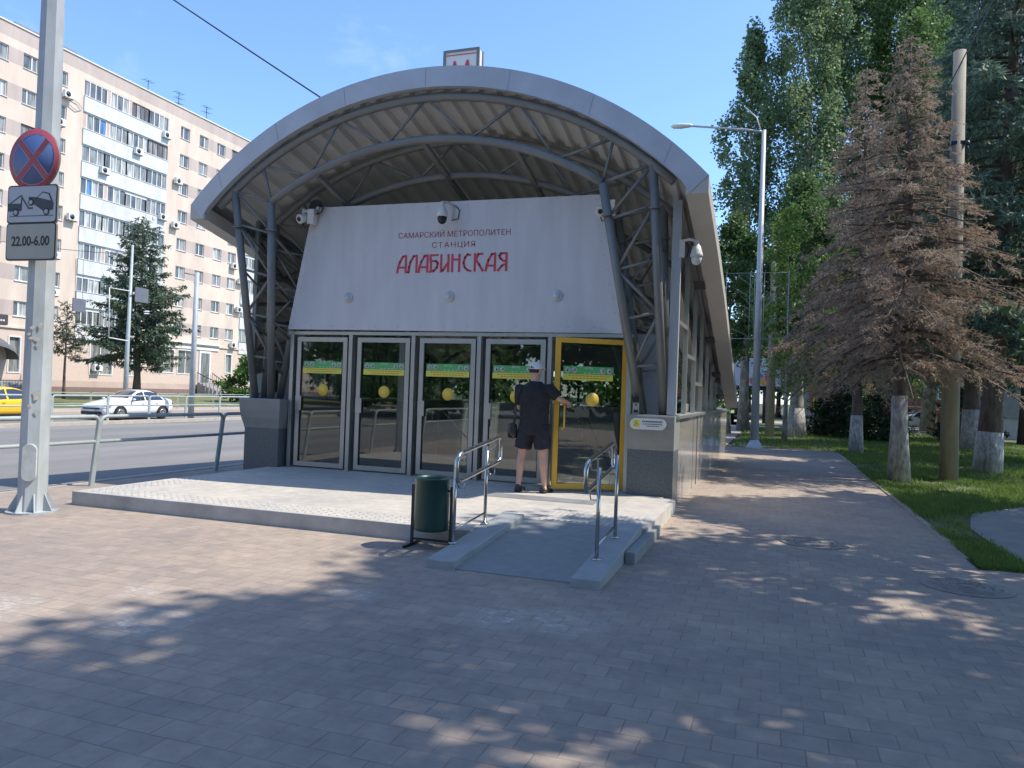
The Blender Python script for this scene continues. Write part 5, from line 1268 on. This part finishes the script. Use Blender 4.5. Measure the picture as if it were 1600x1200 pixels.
mb = MB(); mb.box(3.25, 4.15, 59.93, 59.99, 1.0, 2.1); mb.build('yellow_board', m_yelf, t)
mb = MB(); mb.box(2.15, 2.7, 59.5, 59.98, 2.0, 2.5); mb.build('wall_unit', m_wht, t)
# low pale building
t = thing('low_building', 'low pale rendered building with a closed grey shutter behind the leaning trunks', 'building', (14, 35, 0))
mb = MB(); mb.box(10.6, 22, 35, 42, 0, 3.4); mb.build('wall', pm('pale_render', (.42, .40, .37), .9, var=.15), t)
mb = MB(); mb.box(10.4, 22.2, 34.8, 42.2, 3.4, 3.6); mb.build('roof', m_steel, t)
mb = MB(); mb.box(11.3, 13.1, 34.93, 34.99, 1.1, 3.0); sh_ = mb.build('shutter', pm('shutter_grey', (.22, .23, .22), .6), t)
mb = MB()
for q in (11.25, 12.17, 13.1): mb.box(q, q+.08, 34.9, 34.925, 1.0, 3.05)
mb.build('shutter_frame', m_frame, sh_)
# high-rise
t = thing('high_rise', 'pale high-rise with a brown top storey showing through the blue spruces', 'apartment building', (28, 72, 0))
mb = MB(); mb.box(18.6, 40, 70, 84, 0, 36.5, 0); mb.box(18.6, 40, 69.9, 84, 36.5, 39.0, 1); mb.build('wall', [pm('greyish_render', (.42, .43, .44), .9, var=.08), pm('brown_render', (.30, .20, .16), .9)], t)
mb = MB(); mb.box(18.3, 40.3, 69.6, 84.3, 39.0, 39.3); mb.build('roof', m_steel, t)
mb = MB(); mb.box(18.5, 40.1, 69.7, 69.89, 36.2, 36.45); mb.build('ledge', m_frame, t)
for k in range(9):
    for x in (19.8, 22.8, 25.8):
        z = 33.6-3*k; mb = MB(); mb.box(x, x+1.7, 69.93, 70.02, z, z+1.5); w_ = mb.build('window', m_frame, t); mb = MB(); mb.box(x+.1, x+.8, 69.9, 69.94, z+.1, z+1.4); mb.box(x+.9, x+1.6, 69.9, 69.94, z+.1, z+1.4); mb.build('pane', P_MD if (k+int(x)) % 2 else P_DK, w_)
# billboard
t = thing('billboard', 'white billboard with a colourful corner picture beyond the end of the pavilion', 'billboard', (-1.2, 45, 0))
mb = MB(); mb.box(-3.6, .5, 45, 45.2, 2.55, 4.6); bo_ = mb.build('panel', m_darkmet, t)
mb = MB(); mb.box(-3.55, .45, 44.97, 44.995, 2.6, 4.55); mb.build('poster', pm('poster_white', (.55, .58, .68), .5, var=.08), bo_)
rn = random.Random(8)
for i, c in enumerate(((.55, .18, .12), (.12, .2, .5), (.65, .35, .12), (.5, .1, .2))):
    mb = MB(); x, z = -1.3+.32*i, 2.95+.25*(i % 2); mb.prism([(x+rn.uniform(.25, .42)*math.cos(2*PI*j/9), z+rn.uniform(.25, .36)*math.sin(2*PI*j/9)) for j in range(9)], XZ, 44.95-.004*i, 44.953-.004*i); mb.build('poster_picture', pm('poster_colour', c, .5), bo_)
mb = MB()
for x in (-2.7, -.6): mb.tube([(x, 45.1, 0), (x, 45.1, 2.6)], .12, 10)
mb.build('leg', m_darkmet, t)
# person in the park
park_pose = dict(head=0, hem=1.02, legs=[((-.10, 0, .90), (-.12, .03, .50), (-.12, -.02, .085), (-.13, .13, .03)), ((.10, 0, .90), (.12, .05, .50), (.14, .02, .085), (.15, .18, .03))],
    arms=[((-.205, 0, 1.43), (-.25, .0, 1.14), (-.22, .16, .95), (-.21, .22, .90), (.3, .2, -.2)), ((.205, 0, 1.43), (.27, .04, 1.16), (.27, .22, 1.0), (.27, .28, .94), (0, .1, -1))])
person('person', 'person in an orange-brown top and black trousers half hidden by the concrete pole', (7.05, 26.6, 0), R(160), park_pose, dict(skin=m_skin, shirt=pm('orange_top', (.42, .17, .08), .85), shorts=m_cloth, shoe=m_shoe, hair=m_hair), .97, vox=.016)
# manhole covers
for x, y, r, l in ((1.62, -3.42, .36, 'round iron manhole cover near the right edge of the paving'), (.46, -1.89, .36, 'faint worn manhole cover in the middle of the paving right of the ramp')):
    t = thing('manhole_cover', l, 'manhole cover', (x, y, 0)); mb = MB(); mb.lathe([(r, .001), (r, .008), (r-.05, .010)], (x, y, 0), 32); ring = mb.build('rim', pm('rim_iron', (.26, .24, .22), .85, var=.3, scale=20), t)
    mb = MB(); mb.lathe([(r-.055, .001), (r-.055, .012)], (x, y, 0), 32)
    for q in (.08, .14, .20, .26):
        for a in range(0, 360, 12):
            if rn.random() < .85: mb.obox((x+q*math.cos(R(a)), y+q*math.sin(R(a)), .013), (-.012*math.sin(R(a)), .012*math.cos(R(a)), 0), (.008*math.cos(R(a)), .008*math.sin(R(a)), 0), (0, 0, .003))
    mb.build('lid', pm('worn_iron', (.25, .23, .21), .8, metal=.0, var=.3, scale=20), t)
# ================================================================= TREES
RNG = np.random.default_rng(5)
def unit(v): return v/np.maximum(np.linalg.norm(v, axis=-1, keepdims=True), 1e-9)
def leaf_quads(P, size, rng, asp=.7, up_bias=.0):
    n = len(P); d = unit(rng.normal(size=(n, 3))); e = unit(np.cross(d, rng.normal(size=(n, 3))+np.array([0, 0, up_bias])))
    s = size*rng.uniform(.6, 1.3, (n, 1)); a, b = d*s*.5, e*s*.5*asp
    return np.stack([P-a, P+b*1.0, P+a, P-b*1.0], 1)          # pointed leaf: rhomb
def broadleaf(name, label, loc, h, prof, mats, nclump=160, per=160, leaf=.12, clump=.35, z0=.2, limbs=12, seed=1, trunk_r=.18, group=None, white=0, upright=True, trunk_top=.85, lean=(0, 0), flat=.7):
    """prof(t)->radius as a share of height t in 0..1 between z0*h and h"""
    rng = np.random.default_rng(seed); t = thing(name, label, 'tree', loc, group); L = np.array(loc, float)
    mt, mc = mats; tp = []
    for k in range(9):
        u = k/8; tp.append((L[0]+lean[0]*u+.10*math.sin(u*7+seed)*u, L[1]+lean[1]*u+.1*math.cos(u*5+seed)*u, L[2]+h*trunk_top*u-.05))
    rr = [trunk_r*(1.35 if k == 0 else 1.05 if k == 1 else 1)*(1-.92*(k/8)) for k in range(9)]
    TP = np.array(tp)
    def tpos(z): return np.array([np.interp(z, TP[:, 2], TP[:, i]) for i in range(3)])
    mb = MB(); mb.tube([Vector(p) for p in tp], rr, 10)
    for k in range(limbs):
        zz = L[2]+h*(z0*.8+(trunk_top-z0)*.9*(k+rng.random())/limbs); a = rng.uniform(0, 2*PI); b = tpos(zz)
        tt = min(1, max(0, (zz-L[2]-z0*h)/(h*(1-z0)))); rad = prof(min(.95, tt+.12))*(.8 if upright else .95); rise = rad*(2.6 if upright else .7)
        r0 = max(.02, trunk_r*.45*(1-tt))
        p1 = b+np.array([math.cos(a)*rad*.35, math.sin(a)*rad*.35, rise*.45]); p2 = b+np.array([math.cos(a)*rad*.8, math.sin(a)*rad*.8, rise])
        mb.tube([Vector(b), Vector(p1), Vector(p2)], [r0, r0*.6, r0*.15], 6)
        for q in range(3):
            a2 = a+rng.normal()*.8; s_ = p1+(p2-p1)*rng.uniform(0, .6); e = s_+np.array([math.cos(a2), math.sin(a2), rng.uniform(.3, 1.6)])*rad*.4
            mb.tube([Vector(s_), Vector(e)], [r0*.35, .006], 4)
    if white:
        n = 10; lo = MB(); lo.tube([Vector(tp[0]), Vector(tpos(L[2]+white*.4)), Vector(tpos(L[2]+white))], [np.interp(z, [0, h*trunk_top/8, h*trunk_top/4], rr[:3])*1.03+.008 for z in (0, white*.4, white)], 10)
        mb.build('trunk', mt, t); lo.build('whitewash', m_barkw, t)
    else: mb.build('trunk', mt, t)
    u = rng.random(nclump)**.9; zc = L[2]+h*(z0+(1-z0)*u); ph = rng.uniform(0, 2*PI, nclump)
    rad = np.array([prof(x) for x in u])*(1+.28*np.sin(ph*3+u*9+seed)+.15*np.sin(ph*7-u*17))
    q = np.sqrt(rng.uniform(.15, 1.0, nclump)); base = np.array([tpos(z) for z in zc])
    C_ = np.stack([base[:, 0]+np.cos(ph)*rad*q, base[:, 1]+np.sin(ph)*rad*q, zc+rng.normal(size=nclump)*.2], 1)
    cs = clump*rng.uniform(.55, 1.3, nclump); cnt = (per*rng.uniform(.5, 1.5, nclump)).astype(int)
    idx = np.repeat(np.arange(nclump), cnt); off = rng.normal(size=(len(idx), 3)); off = off/np.maximum(np.linalg.norm(off, axis=1, keepdims=True), .3)*rng.random((len(idx), 1))**.45
    st_ = np.array([1, 1, 1.7 if upright else flat]); P = C_[idx]+off*cs[idx][:, None]*st_
    np_mesh('crown', leaf_quads(P, leaf, rng), 4, mc, t)
    return t
def conifer(name, label, loc, h, r, mats, z0=.12, seed=1, trunk_r=.16, group=None, white=0, dead=False, nb=90, dens=1.0, droop=.35, needle=(.16, .016), lean=(0, 0), pw=.85, ragged=.25, brsc=1):
    rng = np.random.default_rng(seed); t = thing(name, label, 'tree', loc, group); L = np.array(loc, float); mt, mc = mats
    top = L+np.array([lean[0], lean[1], h]); ax = lambda u: L+(top-L)*u+np.array([.06*math.sin(u*9+seed), .06*math.cos(u*8), 0])*u*(1-u)*4
    mb = MB(); us = np.linspace(0, 1, 9); mb.tube([Vector(ax(u)) for u in us], [trunk_r*(1.3 if i == 0 else 1)*(1-.95*u)+.004 for i, u in enumerate(us)], 10)
    quads = []
    for k in range(nb):
        u = z0+(1-z0)*((k+rng.random())/nb)**.92*.99; b = ax(u); a = k*2.399+rng.normal()*.35; tilt = rng.uniform(-.12, .16) if dead else 0; bare = (rng.choice([.25, .6, 1.0, 1.25]) if dead else rng.uniform(.75, 1.1))
        w = (1-(u-z0)/(1-z0)); lower = min(1, (u-z0)/.10+.55)
        Lb = r*(w**pw)*lower*(1+rng.uniform(-ragged, ragged))+.12; dr = droop*(.4+w)*rng.uniform(.6, 1.3)
        d = np.array([math.cos(a), math.sin(a), 0.]); sd = np.array([-d[1], d[0], 0]); m = 7
        ts = np.linspace(0, 1, m); pts = [b+d*Lb*q+np.array([0, 0, Lb*((.10+tilt)*q-dr*q*q+.20*q**3)])+sd*math.sin(q*3+k)*.05*Lb for q in ts]
        r0 = .012+.012*Lb*brsc; mb.tube([Vector(p) for p in pts], [r0*(1-.85*q) for q in ts], 5, cap=False)
        pts = np.array(pts)
        nt_ = int(max(4, Lb*14*dens*bare)); tt = rng.uniform(.12, 1, nt_)**.8
        bp_ = np.stack([np.interp(tt, ts, pts[:, i]) for i in range(3)], 1)
        sgn = rng.choice([-1, 1], nt_); wl_ = Lb*.42*(1.05-tt)*rng.uniform(.5, 1.1, nt_)+.10
        dirs = sd[None]*sgn[:, None]*.8+d[None]*.75+np.stack([rng.normal(size=nt_)*.12, rng.normal(size=nt_)*.12, -rng.uniform(.05, .7 if not dead else .9, nt_)], 1); dirs = unit(dirs)
        e = bp_+dirs*wl_[:, None]
        # twig slivers
        pr_ = unit(np.cross(dirs, rng.normal(size=dirs.shape)))*(.006 if dead else .008)
        quads.append(np.stack([bp_-pr_, bp_+pr_, e+pr_*.4, e-pr_*.4], 1))
        ns = np.maximum(3, (wl_/(.024 if dead else .035)*dens).astype(int)); ii = np.repeat(np.arange(nt_), ns); s = rng.random(len(ii))
        p0 = bp_[ii]+(e-bp_)[ii]*s[:, None]; nd = unit(dirs[ii]*.9+rng.normal(size=(len(ii), 3))*.62+np.array([0, 0, -.12])); ln_ = needle[0]*rng.uniform(.5, 1.2, (len(ii), 1))
        pv = unit(np.cross(nd, rng.normal(size=nd.shape)))*needle[1]*.5
        quads.append(np.stack([p0-pv*.6, p0+nd*ln_*.5+pv*1.2, p0+nd*ln_, p0+nd*ln_*.5-pv*1.2], 1))
    tr = mb.build('trunk', mt, t)
    if white:
        PL = [Vector(ax(u)) for u in us]; RL = [trunk_r*(1.3 if i == 0 else 1)*(1-.95*u)+.004 for i, u in enumerate(us)]
        def at(z):
            q = min(7.999, z/h*8); i = int(q); return PL[i].lerp(PL[i+1], q-i), RL[i]+(RL[i+1]-RL[i])*(q-i)+.006
        zs_ = sorted(set([0, white]+[h*i/8 for i in range(9) if 0 < h*i/8 < white])); aa = [at(z) for z in zs_]
        lo = MB(); lo.tube([a_[0] for a_ in aa], [a_[1]*1.02 for a_ in aa], 10); lo.build('whitewash', m_barkw, t)
    np_mesh('crown', np.concatenate(quads), 4, mc, t)
    return t
m_popl = leafmat('poplar_leaf', (.09, .17, .055), (.18, .27, .09), .5, .45)
m_popl2 = leafmat('poplar_leaf_blue', (.16, .25, .11), (.31, .39, .19), .45, .5)
m_bright = leafmat('young_leaf', (.14, .24, .05), (.24, .34, .08), .55, .45)
m_dead = leafmat('dead_needles', (.28, .215, .165), (.52, .40, .30), .9, .3, lowscale=1.1)
m_dead2 = leafmat('dead_needles_dark', (.16, .115, .085), (.28, .20, .15), .9, .2, lowscale=1.1)
m_spr = leafmat('spruce_needles', (.07, .11, .07), (.12, .18, .11), .6, .1)
m_blue = leafmat('blue_spruce_needles', (.115, .18, .125), (.22, .30, .20), .6, .2, lowscale=.9)
m_jun = leafmat('juniper_needles', (.018, .05, .02), (.035, .08, .03), .6, .1)
m_bush = leafmat('bush_leaf', (.07, .16, .035), (.14, .26, .06), .5, .35)
m_pine = leafmat('pine_needles', (.05, .075, .045), (.09, .12, .07), .6, .15)

colp = lambda r: (lambda t: r*(.55+.45*math.sin(PI*min(1, t*1.6)/2 if t < .6 else PI/2))*(1 if t < .6 else max(.05, 1-((t-.6)/.4)**1.8)))
# dead spruces
conifer('dead_spruce', 'tall dead brown spruce nearest the paving, with a whitewashed trunk', (2.45, 6.25, 0), 9.1, 2.25, (m_bark, m_dead), z0=.25, seed=3, trunk_r=.165, white=1.75, dead=True, nb=185, dens=1.35, droop=.58, needle=(.095, .014), group='dead spruces', ragged=.35)
conifer('dead_spruce', 'dead brown spruce with a thin tip standing further back, left of the nearest one', (2.51, 15.45, 0), 12.3, 2.5, (m_bark, m_dead), z0=.20, seed=8, trunk_r=.17, white=1.2, dead=True, nb=180, dens=1.1, droop=.62, needle=(.13, .021), group='dead spruces', ragged=.3)
conifer('blue_spruce', 'near living spruce with a whitewashed trunk right of the tall concrete pole', (4.85, 9.9, 0), 16.5, 2.75, (m_bark, m_blue), z0=.17, seed=12, trunk_r=.24, white=1.0, nb=240, dens=1.05, droop=.36, needle=(.21, .042), group='blue spruces', lean=(.6, 0), ragged=.35)
# blue spruces on the right
conifer('blue_spruce', 'tall blue-green spruce behind the top of the concrete pole', (7.0, 21.5, 0), 19.5, 3.4, (m_bark, m_blue), z0=.14, seed=21, trunk_r=.28, white=1.5, nb=260, dens=1.0, droop=.30, needle=(.28, .065), group='blue spruces')
conifer('blue_spruce', 'wide blue-green spruce at the right edge of the photo', (7.9, 15.2, 0), 13.6, 3.3, (m_bark, m_blue), z0=.20, seed=25, trunk_r=.26, white=1.3, nb=260, dens=1.1, droop=.32, needle=(.24, .055), group='blue spruces')
conifer('blue_spruce', 'blue-green spruce furthest back on the right, in front of the high-rise', (10.8, 29, 0), 17.5, 3.2, (m_bark, m_blue), z0=.15, seed=27, trunk_r=.28, nb=200, dens=.8, droop=.3, needle=(.34, .09), group='blue spruces')
# poplars
broadleaf('poplar', 'slender poplar standing apart at the left of the poplar row', (-1.45, 30, 0), 20.6, colp(1.35), (m_barkp, m_popl2), nclump=150, per=120, leaf=.19, clump=.5, z0=.22, seed=31, trunk_r=.26, group='poplars')
broadleaf('poplar', 'very tall poplar rising above the street lamp', (1.3, 31, 0), 27, colp(2.25), (m_barkp, m_popl2), nclump=430, per=160, leaf=.17, clump=.65, z0=.10, seed=33, trunk_r=.4, white=2.2, group='poplars')
broadleaf('poplar', 'tall poplar behind the tip of the far dead spruce', (4.1, 36, 0), 29, colp(2.6), (m_barkp, m_popl), nclump=420, per=150, leaf=.19, clump=.7, z0=.10, seed=35, trunk_r=.4, group='poplars')
broadleaf('poplar', 'green poplar behind the tip of the nearest dead spruce', (6.0, 33, 0), 26, colp(2.1), (m_barkp, m_popl), nclump=300, per=150, leaf=.19, clump=.7, z0=.10, seed=37, trunk_r=.4, group='poplars')
broadleaf('poplar', 'poplar furthest back, between the dead spruce and the concrete pole', (9.3, 43, 0), 31, colp(2.4), (m_barkp, m_popl), nclump=260, per=130, leaf=.24, clump=.9, z0=.08, seed=39, trunk_r=.4, group='poplars')
broadleaf('park_tree', 'old tree with a thick split pale trunk beside the second concrete pole', (1.0, 25.2, 0), 11.5, lambda t: 2.0*math.sin(PI*min(1, .18+t*.82))+.1, (m_barkp, m_popl), nclump=190, per=130, leaf=.15, clump=.55, z0=.28, limbs=12, seed=41, trunk_r=.34, white=1.3, upright=False)
broadleaf('park_tree', 'small bright green tree with hanging twigs right behind the street lamp', (.45, 20.5, 0), 9.0, lambda t: 1.15*math.sin(PI*min(1, .15+t*.85))+.1, (m_barkp, m_bright), nclump=80, per=75, leaf=.13, clump=.42, z0=.26, limbs=14, seed=43, trunk_r=.10, upright=False, flat=1.1)
broadleaf('park_tree', 'leafy tree hanging over the far end of the pavilion roof', (-2.0, 25.5, 0), 9.6, lambda t: 1.7*math.sin(PI*min(1, .15+t*.85))+.1, (m_barkp, m_popl), nclump=150, per=120, leaf=.15, clump=.55, z0=.38, limbs=12, seed=45, trunk_r=.16, upright=False)
# junipers / low dark evergreens
for i, (x, y, h, r, l) in enumerate(((2.75, 27.5, 2.5, 1.35, 'low dark evergreen shrub left of the far dead spruce trunk'), (4.35, 24.5, 2.3, 1.2, 'low dark evergreen shrub between the two dead spruce trunks'), (8.6, 30, 2.6, 1.4, 'low dark evergreen shrub beside the distant white car'))):
    conifer('evergreen_shrub', l, (x, y, 0), h, r, (m_bark, m_jun), z0=.02, seed=50+i, trunk_r=.05, nb=90, dens=1.2, droop=.15, needle=(.16, .04), group='low evergreens in the park', pw=.5)
# far trees closing the view
farl = ['round tree far behind the billboard, left', 'round tree far behind the billboard, right', 'broad tree behind the red building', 'broad tree between red building and high-rise', 'broad tree behind the low pale building', 'distant tree past the end of the pavilion', 'distant broad tree right of the pavilion end', 'distant tree at the back of the right edge']
for i, (x, y, h, r) in enumerate(((-6, 66, 10, 4.2), (0.5, 70, 11, 4.5), (8, 84, 16, 5.5), (16, 66, 12, 4.5), (17, 50, 10, 4), (-12, 74, 12, 4.8), (-3, 95, 13, 5.5), (24, 44, 11, 4))):
    broadleaf('distant_tree', farl[i], (x, y, 0), h, (lambda rr: lambda t: rr*math.sin(PI*min(1, .22+t*.78))+.2)(r), (m_bark, m_popl), nclump=120, per=90, leaf=.34, clump=1.1, z0=.22, limbs=6, seed=60+i, trunk_r=.25, upright=False, group='distant trees')
# across the street
conifer('spruce', 'big dark spruce in front of the balconies across the street', (-44, 32.7, .1), 13.4, 3.6, (m_bark, m_spr), z0=.17, seed=71, trunk_r=.26, nb=150, dens=.75, droop=.22, needle=(.30, .07), pw=.62, ragged=.4)
conifer('pine', 'slender sparse pine between the sign pole and the big spruce', (-44, 26.7, .1), 6.4, 1.35, (m_bark, m_pine), z0=.42, seed=73, trunk_r=.10, nb=40, dens=.8, droop=-.1, needle=(.25, .05), pw=.5, ragged=.5)
broadleaf('bush', 'round bright green bush beside the left lattice column', (-40.5, 42.6, -.2), 4.8, lambda t: 3.2*math.sin(PI*min(1, .35+t*.65))+.1, (m_bark, m_bush), nclump=170, per=90, leaf=.24, clump=.6, z0=.05, limbs=8, seed=75, trunk_r=.1, upright=False)
for i, (x, y, l) in enumerate(((-3.2, 15.5, 'leafy bush behind the pavilion, seen through the yellow door'), (-6.0, 16.5, 'leafy bush behind the pavilion, seen through the fourth door'), (-9.0, 15.0, 'leafy bush behind the pavilion, seen through the left doors'))):
    broadleaf('bush', l, (x, y, 0), 3.3, lambda t: 1.6*math.sin(PI*min(1, .35+t*.65))+.1, (m_bark, m_bush), nclump=70, per=80, leaf=.2, clump=.5, z0=.05, limbs=6, seed=110+i, trunk_r=.07, upright=False)
# trees beside the viewpoint whose shade falls across the paving
shl = ['tree right of the picture beside the asphalt path, outside the picture', 'tree right of the viewpoint nearest the platform, outside the picture', 'tree right of the viewpoint, second, outside the picture', 'tree right of the viewpoint, third, outside the picture', 'tree behind the viewpoint, outside the picture', 'tree far behind the viewpoint, outside the picture']
SH = [(6.8, 2.0, 10.0, 2.7), (6.9, -2.2, 13.6, 2.9), (6.2, -6.2, 14.4, 3.3), (5.6, -11.0, 14.2, 3.4), (6.5, -17, 13, 3.6), (2.5, -24, 12, 3.6)]
for i, (x, y, h, r) in enumerate(SH):
    broadleaf('roadside_tree', shl[i], (x, y, 0), h, (lambda rr: lambda t: rr*math.sin(PI*min(1, .25+t*.75))+.2)(r), (m_bark, m_popl), nclump=185, per=130, leaf=.21, clump=.85, z0=.24, limbs=10, seed=80+i, trunk_r=.18, upright=False, group='trees beside the viewpoint')

for i, (x, y, h, r, l) in enumerate(((-20, -34, 12, 4.2, 'street tree mirrored in the right doors, outside the picture'), (-27, -42, 13, 4.6, 'street tree mirrored in the middle door, outside the picture'), (-36, -52, 12, 4.5, 'street tree mirrored in the second door, outside the picture'), (-14, -42, 14, 5.0, 'large street tree mirrored beside the man, outside the picture'), (-7, -38, 13, 4.6, 'large street tree mirrored in the yellow door, outside the picture'), (9, -44, 14, 5.2, 'added street tree furthest right behind the viewpoint, masking mirrored sky, outside the picture'), (20, -36, 14, 5.5, 'added park tree right behind the viewpoint, masking sky mirrored in the yellow door, outside the picture'), (27, -26, 13, 5.5, 'added park tree well right of the viewpoint, masking mirrored sky, outside the picture'))):  # right-hand unseen trees added to mask sky reflected in the yellow door
    broadleaf('street_tree', l, (x, y, -.3), h, (lambda rr: lambda t: rr*math.sin(PI*min(1, .25+t*.75))+.2)(r), (m_bark, m_popl), nclump=190, per=90, leaf=.5, clump=1.2, z0=.06, limbs=6, seed=95+i, trunk_r=.22, upright=False, group='street trees behind the viewpoint')
# ================================================================= GRASS
m_grass = leafmat('grass_blade', (.10, .18, .03), (.22, .30, .07), .6, .4, lowscale=1.5)
rng = np.random.default_rng(9)
def inpath(x, y):
    n = len(path); c = np.zeros(len(x), bool); j = n-1
    for i in range(n):
        xi, yi = path[i]; xj, yj = path[j]
        with np.errstate(divide='ignore', invalid='ignore'): c ^= ((yi > y) != (yj > y)) & (x < (xj-xi)*(y-yi)/(yj-yi+1e-12)+xi)
        j = i
    return c
X, Y_, H_ = [], [], []
for x0, x1, y0, y1, n, hh in ((1.93, 2.05, -2.5, 12, 9000, .05), (1.98, 2.45, -2.5, 1.5, 14000, .05), (1.98, 5.5, 1, 8, 60000, .07), (1.98, 9, 8, 20, 60000, .09), (-1.3, 10, 15.7, 36, 45000, .11)):
    x = rng.uniform(x0, x1, n); y = rng.uniform(y0, y1, n)
    dens = np.sin(x*2.1+y*.7)+np.sin(y*1.3-x*.9)+np.sin(x*5.3+1)*np.sin(y*4.1); k = (dens+rng.normal(size=n)*.9 > -.55) & ~inpath(x+rng.normal(size=n)*.05, y+rng.normal(size=n)*.05); X.append(x[k]); Y_.append(y[k]); H_.append(np.full(k.sum(), hh))
x, y, hh = map(np.concatenate, (X, Y_, H_)); n = len(x); a = rng.uniform(0, 2*PI, n); w_ = hh*.10+.002; h_ = hh*rng.uniform(.4, 1.3, n)
B = np.stack([x, y, np.zeros(n)], 1); D = np.stack([np.cos(a), np.sin(a), np.zeros(n)], 1); lean_ = np.stack([rng.normal(size=n)*.45, rng.normal(size=n)*.45, np.ones(n)], 1)
tri = np.stack([B-D*w_[:, None], B+D*w_[:, None], B+lean_*h_[:, None]], 1)
g = np_mesh('grass', tri, 3, m_grass); props(g, 'short park grass right of the paving', 'grass', kind='stuff')
